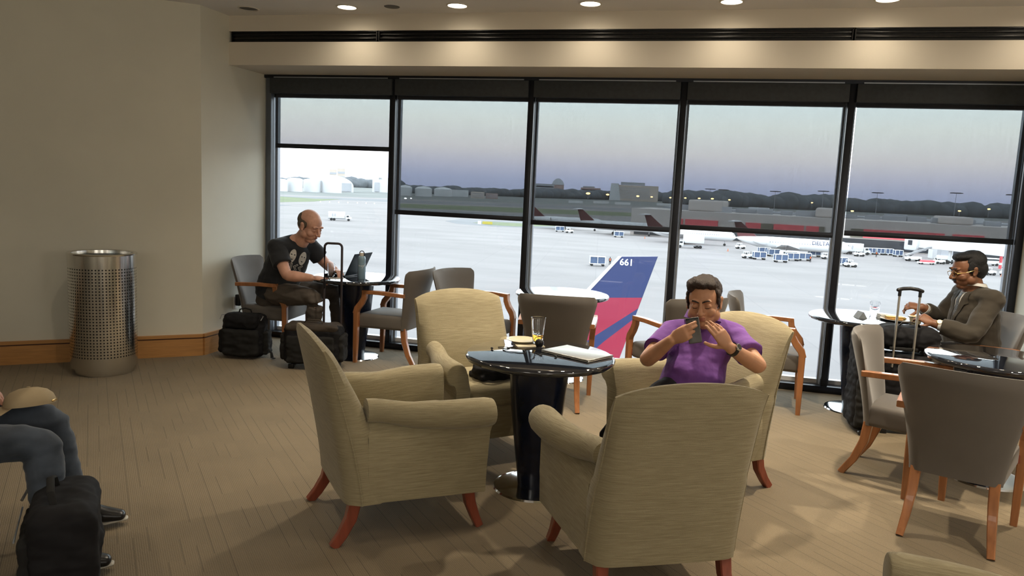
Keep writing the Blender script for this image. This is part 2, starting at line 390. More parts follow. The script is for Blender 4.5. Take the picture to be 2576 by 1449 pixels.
# ------------------------------------------------------------------ the room
D = 7.01; XL, XR = -4.42, 2.45
XM = [-4.41+1.368*i for i in range(6)]
bm = bm_(); box(bm, (-.75, 1.6, -.06), (14.5, 11.3, .12)); struct('floor', bm, carpet)
bm = bm_(); box(bm, (-.75, 1.25, CEIL+.06), (14.5, 10.5, .12)); struct('ceiling', bm, ceil_m)
def wall_run(name, pts, z0, z1, th, m):
    bm = bm_()
    for a, b in zip(pts, pts[1:]):
        a = Vector((*a, 0)); b = Vector((*b, 0)); d = (b-a).normalized(); n = Vector((-d.y, d.x, 0))
        q = [a-d*0, b+d*0, b+n*th, a+n*th]
        lo = [bm.verts.new((p.x, p.y, z0)) for p in q]; hi = [bm.verts.new((p.x, p.y, z1)) for p in q]
        bm.faces.new(lo[::-1]); bm.faces.new(hi)
        for i in range(4): bm.faces.new((lo[i], lo[(i+1) % 4], hi[(i+1) % 4], hi[i]))
    return bm
LW = [(-7.9, -3.9), (-7.9, 3.07), (XL, 6.0), (XL, 7.14)]
RW = [(XR, 7.14), (XR, 6.0), (6.2, 2.85), (6.2, -3.9)]
struct('wall_left', wall_run('w', LW, 0, CEIL, .12, None), wall_m, smooth=False)
struct('wall_right', wall_run('w', RW, 0, CEIL, .12, None), wall_m, smooth=False)
struct('wall_back', wall_run('w', [(6.2, -3.9), (-7.9, -3.9)], 0, CEIL, .12, None), wall_m, smooth=False)
bm = bm_()
W = XR-XL; cx = (XR+XL)/2
box(bm, (cx, 6.825, (2.66+2.865)/2), (W, .83, .205)); struct('wall_front', bm, fascia_m)
bm = bm_(); box(bm, (cx, 6.825, (2.96+CEIL)/2), (W, .83, CEIL-2.96)); struct('trim_10', bm, fascia_m)
bm = bm_(); box(bm, (cx, 6.90, 2.9125), (W, .68, .097)); struct('trim_11', bm, fascia_m)
def board_run(name, pts):
    a = wall_run('b', pts, 0, .158, -.022, None); o = struct(name, a, base_m, smooth=False)
    finish('groove', wall_run('b', pts, .158, .170, -.010, None), base_dark, o, smooth=False)
    finish('cap_strip', wall_run('b', pts, .170, .198, -.024, None), base_m, o, smooth=False)
    return o
def wall_run_in(pts): return pts
board_run('baseboard_left', [(-7.9, -3.9), (-7.9, 3.07), (XL, 6.0), (XL, 6.98)])
board_run('baseboard_right', [(XR, 6.98), (XR, 6.0), (6.2, 2.85), (6.2, -3.9)])
# mullions, head and sill of the window wall
def trim(n, bmx, m=frame_m): return struct('trim_%d' % n, bmx, m)
for i, x in enumerate(XM):
    bm = bm_(); wd = .056
    xx = x+(.03 if i == 0 else (-.012 if i == 5 else 0))
    box(bm, (xx, 7.06, 1.33), (wd, .11, 2.66), bev=.004)
    t = trim(i+1, bm, jamb_m if i == 0 else frame_m)
    bm = bm_()
    for s in (-1, 1):
        if (i == 0 and s < 0) or (i == 5 and s > 0): continue
        box(bm, (xx+s*.034, 7.125, 1.33), (.03, .05, 2.6)); box(bm, (xx+s*.029, 7.078, 1.33), (.005, .045, 2.58))
    finish('glazing_channel', bm, frame_grey, t)
bm = bm_(); box(bm, (cx, 7.06, 2.645), (W, .14, .03)); box(bm, (cx, 7.09, 2.55), (W, .06, .2)); trim(7, bm)
bm = bm_(); box(bm, (cx, 7.055, .03), (W, .12, .06), bev=.004); trim(8, bm)
bm = bm_(); box(bm, (cx, 7.14, .078), (W, .06, .036)); trim(9, bm, white_m)
for i in range(5):
    bm = bm_(); box(bm, ((XM[i]+XM[i+1])/2, 7.135, 1.33), (1.31, .008, 2.5)); struct('window_%d' % (i+1), bm, pane_m)
# roller shades
SH = [(1.945, 'far left roller shade, drawn only a third of the way down'), (1.343, 'half-lowered roller shade above the two back-to-back chairs at left'), (1.318, 'half-lowered roller shade above the aircraft tail fin'), (1.350, 'half-lowered roller shade above the man in purple'), (1.376, 'half-lowered roller shade above the man in the dark jacket')]
for i, (zb, lab) in enumerate(SH):
    x0, x1 = XM[i]+(.10 if i == 0 else .045), XM[i+1]-.045
    if i == 0: x1 = XM[1]-.03
    if i in (0, 1): x1 = XM[i+1]-.031
    e = empty('roller_shade', ((x0+x1)/2, 7.03, 0), 0, lab, 'shade', 'roller shades of the window wall')
    h = (x1-x0)/2
    bm = bm_(); box(bm, (0, 0, (2.55+zb+.02)/2), (2*h, .0016, 2.55-zb-.02)); finish('shade_cloth', bm, scrim, e, smooth=False)
    bm = bm_(); box(bm, (0, 0, zb+.022), (2*h, .016, .044), bev=.004)
    finish('hem_bar', bm, frame_m, e)
    bm = bm_(); box(bm, (0, -.022, 2.552), (1.31, .075, .148), bev=.003); finish('valance_box', bm, valance_m, e)
    bm = bm_(); box(bm, (0, -.058, 2.633), (1.22, .004, .010)); finish('light_strip', bm, frame_grey, e)
# linear air diffuser in the fascia
for k, (a, b, lab) in enumerate([(-4.40, -2.937, 'left section of the black linear air slot in the fascia'), (-2.937, .94, 'long middle section of the black linear air slot'), (.94, 2.44, 'right section of the black linear air slot in the fascia')]):
    e = empty('linear_air_diffuser', ((a+b)/2, 6.425, 2.912), 0, lab, 'air vent', 'linear air slot sections')
    Lh = b-a-.012
    bm = bm_(); box(bm, (0, .035, 0), (Lh, .04, .092)); finish('back_plate', bm, slot_m, e)
    bm = bm_(); box(bm, (0, 0, .043), (Lh, .03, .008)); box(bm, (0, 0, -.043), (Lh, .03, .008))
    box(bm, (Lh/2-.004, 0, 0), (.008, .03, .092)); box(bm, (-Lh/2+.004, 0, 0), (.008, .03, .092)); finish('rim', bm, slot_m, e)
    for z in (-.016, .016):
        bm = bm_(); box(bm, (0, .004, z), (Lh-.02, .022, .010), bev=.003); finish('vane', bm, slot_m, e)
# downlights
lamp_on = mat('lamp_lens', (.9, .85, .75), .4, emit=((1, .88, .68), 9), var=(20, .02))
lens_off = mat('dark_lens', (.10, .095, .09), .5, var=(20, .1)); ring_m = mat('downlight_ring', (.62, .58, .52), .35, var=(20, .03))
DL = ['unlit recessed light at the far left of the ceiling row', 'lit recessed downlight nearest the left wall', 'second lit recessed downlight from the left', 'middle lit recessed downlight of the row', 'lit recessed downlight above the man in purple', 'rightmost lit recessed downlight of the row']
for (x, on), lab in zip(WIN_ROW, DL):
    e = empty('recessed_downlight', (x, 6.14, CEIL), 0, lab, 'ceiling light', 'recessed downlights along the window' if on else None)
    bm = bm_(); lathe(bm, [(.078, -.002), (.078, -.008), (.086, -.010), (.092, -.004), (.092, 0), (.078, 0)]); finish('trim_ring', bm, ring_m, e)
    bm = bm_(); lathe(bm, [(0, -.002), (.076, -.002), (.076, -.0005), (0, -.0005)]); finish('lens', bm, lamp_on if on else lens_off, e)
e = empty('ceiling_speaker', (-2.70, 6.16, CEIL), 0, 'small round grey ceiling speaker between two lit downlights', 'speaker')
bm = bm_(); lathe(bm, [(0, -.006), (.05, -.006), (.062, -.004), (.066, 0)]); finish('grille', bm, lens_off, e)
# wall outlet with charger on the window return
e = empty('wall_outlet', (XL+.001, 6.50, .42), 0, 'pale outlet plate on the left return wall behind the backpack', 'outlet')
bm = bm_(); box(bm, (.004, 0, 0), (.008, .075, .12), bev=.003); finish('plate', bm, white_pl, e)
e = empty('power_adapter', (XL+.012, 6.50, .45), 0, 'black plug-in power adapter in the outlet by the chair', 'charger')
bm = bm_(); box(bm, (.03, 0, 0), (.05, .062, .11), bev=.008); finish('body', bm, plastic_blk, e)
bm = bm_(); box(bm, (.057, 0, .01), (.004, .03, .03), bev=.001); finish('label_plate', bm, frame_grey, e)
bm = bm_(); tube(bm, [(.04, .02, -.05), (.05, .03, -.12), (.06, .05, -.25), (.10, .08, -.38), (.2, .06, -.42)], .003, 8); finish('cord', bm, rubber, e)
# ------------------------------------------------------------------ furniture
def sm(a, b, t): t = max(0, min(1, t)); t = t*t*(3-2*t); return a+(b-a)*t
def make_armchair(label):
    e = empty('upholstered_armchair', (0, 0, 0), 0, label, 'armchair', 'beige armchairs around the black table')
    # seat frame and cushion
    bm = bm_(); box(bm, (0, .03, .285), (.58, .60, .20), bev=.02); finish('seat_base', bm, chenille, e)
    bm = bm_(); box(bm, (0, .065, .435), (.485, .53, .13), bev=.045, seg=4)
    for v in bm.verts:
        if v.co.z > .44: v.co.z += .018*math.cos(v.co.x/.25*1.4)*math.cos((v.co.y-.06)/.28*1.3)
    finish('seat_cushion', bm, chenille, e)
    # full-height back: straight outside, softly curved inside, cambered top
    def back(u, v, s):
        x = (u*2-1); zb, zt = .195, .925+.045*(1-x*x)-.012*abs(x)**6
        z = zb+(zt-zb)*v
        hw = sm(.325, .312, v) if v < .5 else sm(.312, .306, (v-.5)*2)
        corner = max(0, (v-.93)/.07)
        y0 = -.315-.135*max(0, (z-.2)/.75)**1.25
        th = .215-.158*v**1.6
        if v > .9: th *= 1-.35*((v-.9)/.1)**2
        bow = -.022*(1-x*x)*(.3+.7*v)
        y = y0+bow+(th if s else 0)
        if s: y += .022*math.exp(-((z-.62)/.16)**2)*(1-x*x)
        # soften the outer edges
        ed = abs(x)**14
        y += (-1 if s else 1)*.30*th*min(1, ed+corner**3)
        return (x*hw, y, z)
    bm = bm_(); shell(bm, back, 22, 26); finish('backrest', bm, chenille, e, angle=50)
    for s in (-1, 1):
        bm = bm_(); tube(bm, [Vector(back(.5+.5*s, t, 0))+Vector((s*.002, .004, 0)) for t in [i/14 for i in range(15)]], .004, 6)
        finish('seam_piping', bm, chenille, e)
    # scroll arms: panel with a rolled top that swells towards the front
    for s in (-1, 1):
        bm = bm_(); rings = []; n = 22; ky = 17
        for j in range(ky):
            t = j/(ky-1); y = -.22+.582*t
            rr = .054+.016*sm(0, 1, t/.85)
            zc = .620-.028*sm(0, 1, t/.4)+.004*t
            hwb = .322+.036*t; off = hwb-.068+.072*sm(0, 1, t/.75)
            endr = 1.0 if t < .93 else 1-.10*((t-.93)/.07)**2
            inn = min(hwb-.088, off-rr-.006)
            pr = [(hwb-.085, .20), (hwb-.088, .36), (inn, .50)]
            for k in range(n-6):
                a = PI*1.02-(PI*1.50)*k/(n-7)
                pr.append((off+rr*endr*math.cos(a), zc+rr*endr*math.sin(a)))
            pr += [(hwb-.004, .50), (hwb+.004, .34), (hwb, .20)]
            rings.append([bm.verts.new((s*px_, y if z_ > .53 else min(y, .345+max(0, z_-.47)*.3), z_)) for px_, z_ in pr])
        for a, b in zip(rings, rings[1:]):
            for k in range(len(a)): bm.faces.new((a[k], a[(k+1) % len(a)], b[(k+1) % len(a)], b[k]))
        bm.faces.new(rings[0]); ff = bm.faces.new(rings[-1][::-1])
        bmesh.ops.bevel(bm, geom=list(ff.edges), offset=.006, segments=2, profile=.5, affect='EDGES')
        finish('arm', bm, chenille, e, angle=48)
    for sx in (-1, 1):
        bm = bm_(); rtube(bm, [(sx*.270, .285, .205), (sx*.274, .30, .12), (sx*.282, .325, .05), (sx*.292, .345, 0)], [(.055, .055), (.050, .050), (.042, .042), (.038, .038)], up=(0, 1, 0)); finish('leg', bm, cherry_dark, e)
        bm = bm_(); rtube(bm, [(sx*.265, -.265, .205), (sx*.268, -.285, .12), (sx*.275, -.325, .05), (sx*.280, -.365, 0)], [(.055, .055), (.048, .052), (.040, .046), (.036, .042)], up=(0, 1, 0)); finish('leg', bm, cherry_dark, e)
    return e
def ang(dx, dy): return math.atan2(dy, dx)-PI/2      # turns local +Y towards (dx,dy)
AC = [((-1.44, 3.455), (.77, .64), 'empty beige armchair seen from its side, left of the black table'),
      ((-1.29, 4.50), (.69, -.72), 'beige armchair behind the black table with a dark bag on its seat'),
      ((-.015, 4.47), (-.71, -.70), 'beige armchair the man in the purple polo sits in'),
      ((-.205, 3.25), (-.46, .89), 'beige armchair in front, its back turned to the viewer'),
      ((.915, 1.925), (-1, .04), 'beige armchair of which only the arm top shows at bottom right')]
arm0 = make_armchair(AC[0][2])
for i, (p, d, lab) in enumerate(AC):
    if i == 0: arm0.location = (*p, 0); arm0.rotation_euler.z = ang(*d)
    else:
        c = copy_thing(arm0, (*p, 0), ang(*d), lab)
def make_wood_chair(label):
    e = empty('wooden_arm_chair', (0, 0, 0), 0, label, 'chair', 'taupe chairs with wooden arms')
    bm = bm_()
    box(bm, (0, .035, .385), (.45, .45, .13), bev=.03, seg=3)
    for v in bm.verts:
        if v.co.z > .42: v.co.z += .025*math.cos(v.co.x/.235*1.4)*math.cos((v.co.y-.02)/.235*1.3)
        v.co.x *= 1+.10*(v.co.y/.25)
    finish('seat', bm, grey_fab, e, angle=60)
    def back(u, v, s):
        x = u*2-1; z = .325+(.875-.325)*v+.010*(1-x*x)*v
        hw = .205+.105*v**1.3
        th = .066-.014*v
        y = -.215-.150*v**1.15+(th if s else 0)+(.008+.085*v)*x*x
        ed = abs(x)**10; cr = max(0, (v-.86)/.14)
        y += (-1 if s else 1)*.40*th*min(1, ed+cr**3)
        q = max(0, abs(x)-.86)/.14*cr
        z -= .022*q*q; hw *= 1-.05*q*q
        return (x*hw, y, z)
    bm = bm_(); shell(bm, back, 18, 18); finish('backrest', bm, grey_fab, e, angle=50)
    for sx in (-1, 1):
        bm = bm_(); rtube(bm, [(sx*.262, .262, 0), (sx*.262, .258, .20), (sx*.262, .255, .47)], [(.034, .034), (.042, .044), (.045, .050)], up=(0, 1, 0)); finish('leg', bm, cherry, e)
        bm = bm_(); rtube(bm, [(sx*.172, -.175, .34), (sx*.176, -.190, .22), (sx*.186, -.235, .10), (sx*.198, -.300, 0)], [(.048, .052), (.045, .050), (.040, .044), (.034, .038)], up=(0, 1, 0)); finish('leg', bm, cherry, e)
        bm = bm_()
        rtube(bm, [(sx*.262, .262, .455), (sx*.264, .245, .505), (sx*.268, .200, .560), (sx*.272, .172, .610), (sx*.274, .164, .668)], [(.045, .050), (.045, .055), (.045, .052), (.045, .050), (.045, .046)], up=(0, 1, 0))
        rtube(bm, [(sx*.274, .187, .660), (sx*.276, .02, .664), (sx*.272, -.15, .656), (sx*.268, -.222, .652)], [(.048, .034), (.052, .034), (.046, .034), (.040, .034)])
        finish('wooden_arm', bm, cherry, e)
        bm = bm_(); rtube(bm, [(sx*.205, .235, .36), (sx*.262, .25, .37)], (.03, .05)); finish('joint_block', bm, cherry_dark, e)
    return e
GC = [((-4.02, 6.50), (.985, .10), 'taupe wooden-arm chair the man in the black T-shirt sits on'),
      ((-2.78, 6.58), (-.99, .06), 'empty taupe chair facing the laptop table, its back against another chair'),
      ((-2.02, 6.60), (.94, -.34), 'empty taupe chair turned to the right, back against the laptop-side chair'),
      ((-1.085, 5.80), (-.12, .99), 'taupe chair with its back to the viewer, pushed at the white-reflecting table'),
      ((-.20, 6.20), (-.64, .77), 'empty taupe chair behind the man in purple, facing left'),
      ((.53, 6.47), (.985, -.08), 'empty taupe chair behind the man in purple, facing right'),
      ((1.955, 6.36), (-1, -.06), 'blue-lit taupe chair the man in the dark jacket sits on'),
      ((1.25, 5.02), (.92, -.38), 'taupe chair seen from its side, behind the foreground chair at right'),
      ((1.335, 4.28), (.36, .93), 'large taupe chair at lower right with its back to the viewer')]
gc0 = make_wood_chair(GC[0][2])
for i, (p, d, lab) in enumerate(GC):
    if i == 0: gc0.location = (*p, 0); gc0.rotation_euler.z = ang(*d)
    else: copy_thing(gc0, (*p, 0), ang(*d), lab)
def make_table(label):
    e = empty('round_pedestal_table', (0, 0, 0), 0, label, 'table', 'round black pedestal tables')
    bm = bm_(); lathe(bm, [(0, .722), (.385, .722), (.402, .728), (.409, .739), (.409, .748), (.404, .756), (.394, .760), (0, .760)], n=96); finish('tabletop', bm, black_gloss, e)
    bm = bm_(); lathe(bm, [(0, .722), (.165, .722), (.163, .66), (.145, .45), (.110, .18), (.088, .014), (0, .014)], n=64); finish('pedestal', bm, black_satin, e)
    bm = bm_(); lathe(bm, [(0, .014), (.20, .014), (.222, .010), (.228, 0), (0, 0)], n=72); finish('base_disc', bm, chrome, e)
    return e
TB = [((-.845, 4.03), 'black glossy table in the middle of the beige armchairs'), ((-3.17, 6.56), 'black pedestal table with the laptop and water bottle, by the left window'),
      ((-1.205, 6.56), 'empty round table reflecting white sky, beside the tail fin'), ((1.235, 6.55), 'round window table the man in the dark jacket eats at'), ((1.765, 5.18), 'black glossy table cut off at the right edge')]
tb0 = make_table(TB[0][1])
for i, (p, lab) in enumerate(TB):
    if i == 0: tb0.location = (*p, 0)
    else: copy_thing(tb0, (*p, 0), .3*i, lab)
# ------------------------------------------------------------------ perforated steel bin
bin_loc = (-4.745, 5.175)
e = empty('waste_bin', (*bin_loc, 0), 0, 'tall brushed steel waste bin with perforated sides by the left wall', 'bin')
RB, HB = .248, .985
bm = bm_(); lathe(bm, [(RB-.05, .0), (RB-.030, .0), (RB-.030, .06), (RB-.05, .06)], n=72); finish('plinth', bm, steel, e)
perf = mat('perforated_stainless', (.66, .65, .62), .20, metal=1, bump=(55, .22, .004), scale3=(1, 1, .01)); nt = perf.node_tree; N = nt.nodes.new; L = nt.links.new; b = nt.nodes['Principled BSDF']
tc = N('ShaderNodeTexCoord'); sx_ = N('ShaderNodeSeparateXYZ'); L(tc.outputs['Object'], sx_.inputs[0])
at2 = N('ShaderNodeMath'); at2.operation = 'ARCTAN2'; L(sx_.outputs['Y'], at2.inputs[0]); L(sx_.outputs['X'], at2.inputs[1])
def mth(op, a, b_=None):
    n = N('ShaderNodeMath'); n.operation = op
    for i_, q in enumerate((a, b_)):
        if q is None: continue
        if hasattr(q, 'links'): L(q, n.inputs[i_])
        else: n.inputs[i_].default_value = q
    return n.outputs[0]
PX = 64
uu = mth('SUBTRACT', mth('FRACT', mth('ADD', mth('MULTIPLY', at2.outputs[0], PX/(2*PI)), 100)), .5)
vv = mth('SUBTRACT', mth('FRACT', mth('MULTIPLY', sx_.outputs['Z'], 1/.0243)), .5)
dd = mth('SQRT', mth('ADD', mth('MULTIPLY', uu, uu), mth('MULTIPLY', vv, vv)))
hole = mth('LESS_THAN', dd, .235); hole = mth('MULTIPLY', hole, mth('GREATER_THAN', sx_.outputs['Z'], .1458)); hole = mth('MULTIPLY', hole, mth('LESS_THAN', sx_.outputs['Z'], .875))
tr = N('ShaderNodeBsdfTransparent'); mx = N('ShaderNodeMixShader'); L(hole, mx.inputs[0]); L(b.outputs[0], mx.inputs[1]); L(tr.outputs[0], mx.inputs[2]); L(mx.outputs[0], nt.nodes['Material Output'].inputs[0])
bm = bm_(); lathe(bm, [(RB, .055), (RB, HB-.012), (RB-.003, HB-.012), (RB-.003, .055), (RB, .055)], n=96); finish('perforated_drum', bm, perf, e)
bm = bm_(); lathe(bm, [(RB-.022, .06), (RB-.022, HB-.05), (0, HB-.055)], n=48); lathe(bm, [(0, .06), (RB-.02, .06)], n=48); finish('inner_liner', bm, nylon, e)
bm = bm_(); lathe(bm, [(RB-.015, HB-.014), (RB+.008, HB-.014), (RB+.010, HB-.004), (RB+.004, HB), (RB-.02, HB), (RB-.024, HB-.004), (RB-.026, HB-.03)], n=96); finish('lid_rim', bm, steel, e)
# ------------------------------------------------------------------ people
from mathutils.bvhtree import BVHTree
V = Vector
def basis(fwd, up):
    f = V(fwd).normalized(); r = f.cross(V(up)).normalized(); u = r.cross(f)
    return Matrix((r, f, u)).transposed()
def head_parts(bm, C, B, s, o):
    # local frame: x right, y forward, z up
    def P(x, y, z): return C + B @ V((x, y, z))*s
    def E(x, y, z, a, b, c, M=None): ell(bm, P(x, y, z), (a*s, b*s, c*s), B @ M if M is not None else B)
    def T(pts, r, n=12): tube(bm, [P(*p) for p in pts], [q*s for q in r], n, up=B @ V((0, .01, 1)), round_end=True)
    fat = o.get('fat', 0)
    E(0, -.022, .040, .077, .094, .083); E(0, -.045, .005, .070, .070, .072); E(0, .022, .030, .068, .062, .072)
    E(0, .030, -.020, .063+fat*.3, .058, .066); E(0, .036, -.062, .050+fat*.5, .046, .038); E(0, .066, -.089, .022, .018, .016)
    for q in (-1, 1):
        E(q*.036, .058, -.030, .026+fat*.3, .024, .026); E(q*.052, .010, -.055, .018+fat, .034, .034)
        E(q*.030, .082, .028, .024, .012, .009); E(q*.031, .072, .004, .0165, .0165, .0125)
        E(q*.013, .101, -.030, .0085, .010, .0075)
        M = Matrix.Rotation(q*.30, 3, 'Z')
        E(q*.078, -.004, .002, .007, .019, .030, M); E(q*.083, -.010, .018, .008, .013, .014, M); E(q*.079, .004, -.022, .007, .009, .010)
    T([(0, .084, .022), (0, .097, .000), (0, .109, -.018), (0, .112, -.026)], [.008, .009, .011, .0125]); T([(0, .088, -.036), (0, .092, -.044)], [.010, .008])
    E(0, .087, -.0535, .022, .0085, .0055); E(0, .085, -.0635, .019, .0085, .0065)
    if fat: E(0, .035, -.098, .040, .040, .022)
def hand_parts(bm, W, d, n, side, curl=(.5, .5, .5, .5), spread=.06, thumb=(.6, .4), s=1.0, ta=55):
    # W wrist, d towards the fingers, n out of the back of the hand, side = direction sign of the thumb along d x n
    d = V(d).normalized(); n = (V(n)-d*V(n).dot(d)).normalized(); x = d.cross(n).normalized()*side
    def P(a, b, c): return W + x*(a*s) + d*(b*s) + n*(c*s)
    tube(bm, [P(0, -.02, 0), P(0, .015, 0), P(.002, .05, .002), P(0, .088, .001)], [(.026*s, .019*s), (.030*s, .019*s), (.041*s, .0165*s), (.041*s, .0125*s)], 16, up=n, round_end=True)
    ell(bm, P(.022, .035, -.008), (.02*s, .028*s, .013*s), Matrix((x, d, n)).transposed())
    tips = []
    for k, (xo, ln, r) in enumerate([(.030, .96, .0090), (.0105, 1.06, .0092), (-.0105, 1.0, .0088), (-.030, .80, .0078)]):
        a = 0; p = P(xo, .082-abs(xo-.005)*.18, .000); pts = [p - d*.012*s]; pts.append(p); dirv = (d + x*((xo)*spread*20)).normalized(); c = curl[k]; rr = [r*s*1.05, r*s]
        for seg, w_, m_ in ((.042, .75, 1), (.027, 1.15, .92), (.021, .8, .82)):
            a += c*w_; v = dirv*math.cos(a) - n*math.sin(a); p = p + v*(seg*ln*s); pts.append(p); rr.append(r*m_*s)
        tube(bm, pts, rr, 12, up=n, round_end=True); tips.append((pts, rr))
    t0, t1 = thumb
    p = P(.018, .020, -.006); pts = [p]; rr = [.014*s]; b = math.radians(ta)
    vx = x*math.sin(b)+d*math.cos(b) - n*t0
    for seg, r in ((.042, .0125), (.032, .0108), (.026, .0092)):
        v = vx.normalized(); p = p + v*(seg*s); pts.append(p); rr.append(r*s); vx = vx.normalized() + (d*.35 - n*t1*.5 - x*t1*.45)
    tube(bm, pts, rr, 12, up=n, round_end=True)
    return tips, pts
def limb(bm, pts, rad, n=18, up=(0, 0, 1), flat=False):
    # smoothed tapered limb through the joints
    P = [V(p) for p in pts]; out = []; R = []
    for i in range(len(P)-1):
        for t in (0, .25, .5, .75):
            a, b = P[max(i-1, 0)], P[min(i+2, len(P)-1)]
            h = t; p = P[i].lerp(P[i+1], h)
            out.append(p); r0, r1 = rad[i], rad[i+1]
            if isinstance(r0, tuple): R.append((r0[0]+(r1[0]-r0[0])*h, r0[1]+(r1[1]-r0[1])*h))
            else: R.append(r0+(r1-r0)*h)
    out.append(P[-1]); R.append(rad[-1])
    sm_ = [out[0]]+[(out[i-1]+out[i]*2+out[i+1])/4 for i in range(1, len(out)-1)]+[out[-1]]
    tube(bm, sm_, R, n, up=up, round_end=not flat)
def mid(a, b, t): return V(a).lerp(V(b), t)
def decal(name, target, polys, O, U, Vv, Nn, m, parent, off=.0025, holes=None):
    # cloth print: outlines laid on the garment along its surface
    bvh = BVHTree.FromPolygons([v.co for v in target.data.vertices], [p.vertices for p in target.data.polygons])
    bm = bm_()
    for poly in polys:
        vs = [bm.verts.new((x, y, 0)) for x, y in poly]; f = bm.faces.new(vs)
    bmesh.ops.triangulate(bm, faces=bm.faces)
    for _ in range(3):
        es = [e for e in bm.edges if e.calc_length() > .010]
        if not es: break
        bmesh.ops.subdivide_edges(bm, edges=es, cuts=1); bmesh.ops.triangulate(bm, faces=bm.faces)
    for v in bm.verts:
        p = O+U*v.co.x+Vv*v.co.y
        hit = bvh.ray_cast(p+Nn*.15, -Nn, .5)
        v.co = (hit[0] if hit[0] else p)+Nn*off
    return finish(name, bm, m, parent)
def folds(seed, f=9, a=.004):
    o = V((seed*3.1, seed*1.7, seed))
    def d(co, n): return a*(noise.noise(V((co.x*f, co.y*f, co.z*f*2.2))+o)+.5*noise.noise(V((co.x*f*2.3, co.y*f*2.3, co.z*f*4))+o))
    return d
def person(label, J, o):
    root = empty('person', (J['pelvis'][0], J['pelvis'][1], 0), 0, label, 'person')
    S = Matrix.Translation(-root.location)
    F = V(o['front']); k = o.get('k', 1.0); sk = o['skin']
    H = V(J['head']); HB = basis(o['hfwd'], o.get('hup', (0, 0, 1))); hs = o.get('hs', 1.05)
    bm = bm_()
    pel, wai, che, ub, nb = [V(J[q]) for q in ('pelvis', 'waist', 'chest', 'upper', 'neck')]
    tube(bm, [pel-(wai-pel).normalized()*.06, pel, wai, che, ub, nb], [(.15*k, .11*k), (.165*k, .125*k), (.15*k, .125*k), (.155*k, .115*k), (.135*k, .085*k), (.06, .055)], 24, up=F, round_end=True)
    limb(bm, [nb-V((0, 0, .03)), H+HB @ V((0, -.022, -.07))*hs], [.062*o.get('nk', 1), .057*o.get('nk', 1)])
    head_parts(bm, H, HB, hs, o)
    for s in 'RL':
        sh, el, wr = [V(J[q+s]) for q in ('sh', 'el', 'wr')]
        ak = o.get('ak', 1)
        limb(bm, [mid(ub, sh, .3), sh, mid(sh, el, .4), el, mid(el, wr, .35), wr], [.055*ak, .054*ak, .047*ak, .040*ak, .041*ak, .027*ak])
        hd = J['hand'+s]
        hand_parts(bm, wr, hd['d'], hd['n'], hd['t'], hd.get('curl', (.4,)*4), hd.get('spread', .03), hd.get('thumb', (.4, .4)), o.get('hands', 1.0), hd.get('ta', 55))
        hp, kn, an = [V(J[q+s]) for q in ('hip', 'kn', 'an')]
        limb(bm, [hp, mid(hp, kn, .5), kn, mid(kn, an, .35), an], [.082*k, .072*k, .054, .052, .036])
        limb(bm, [an, an-V((0, 0, .02))], [.036, .034])
    lip = o.get('lipmat', lip_m)
    lc = [H+HB @ V((0, .092, -.0535))*hs, H+HB @ V((0, .090, -.0635))*hs]
    def paint(c, n):
        for q in lc:
            d = HB.transposed() @ (c-q)
            if (d.x/.023)**2+(d.y/.012)**2+(d.z/.0058)**2 < 1: return 1
        return 0
    body = organic('body', bm, [sk, lip], None, voxel=.0044, sm=3, paint=paint)
    parts = [body]
    def hpnt(x, y, z): return H+HB @ V((x, y, z))*hs
    # eyebrows, lash lines
    for q in (-1, 1):
        bm = bm_(); tube(bm, [hpnt(q*x, y, z) for x, y, z in [(.010, .098, .026), (.022, .100, .0325), (.036, .093, .034), (.049, .078, .027)]], [q_*hs*o.get('browr', 1) for q_ in (.0028, .0045, .0042, .002)], 8, round_end=True, up=HB @ V((0, 0, 1)))
        parts.append(finish('eyebrow', bm, o['brow']))
        bm = bm_(); tube(bm, [hpnt(q*x, y, z) for x, y, z in [(.018, .0835, -.003), (.025, .0860, -.0055), (.034, .0850, -.0055), (.043, .0770, -.003)]], [.0012, .0018, .0018, .001], 6, round_end=True)
        parts.append(finish('eyelashes', bm, o['brow']))
    # hair
    bm = bm_(); B = HB
    for (x, y, z, a, b, c) in o['hair']: ell(bm, hpnt(x, y, z), (a*hs, b*hs, c*hs), B, 28, 18)
    bm2 = bm
    fr, am = o.get('hairnoise', (45, .004))
    def hd_(co, n):
        l = B.transposed() @ (co-H)/hs
        return am*(noise.noise(V((l.x*fr+l.y*fr*.35, l.y*fr*.30, l.z*fr*.8)))+.4*noise.noise(V((l.x*fr*2.5, l.y*fr*.8, l.z*fr*1.6))))
    parts.append(organic('hair', bm2, [o['hairmat']], None, voxel=.004, sm=3, disp=hd_))
    # torso garment
    g = o['top']; bm = bm_(); e = .014+g.get('thick', 0)
    tube(bm, [pel-(wai-pel).normalized()*.05, pel+(wai-pel)*.1, wai, che, ub, mid(ub, nb, .72)], [(.155*k+e, .118*k+e), (.168*k+e, .132*k+e), (.155*k+e, .132*k+e), (.160*k+e, .122*k+e), (.142*k+e, .090*k+e), (.074+e*.6, .064+e*.6)], 28, up=F)
    if o.get('belly'): ell(bm, wai+F*o['belly'][0]+V((0, 0, o['belly'][1])), (.165*k, .13*k, .15), basis(F, (0, 0, 1)))
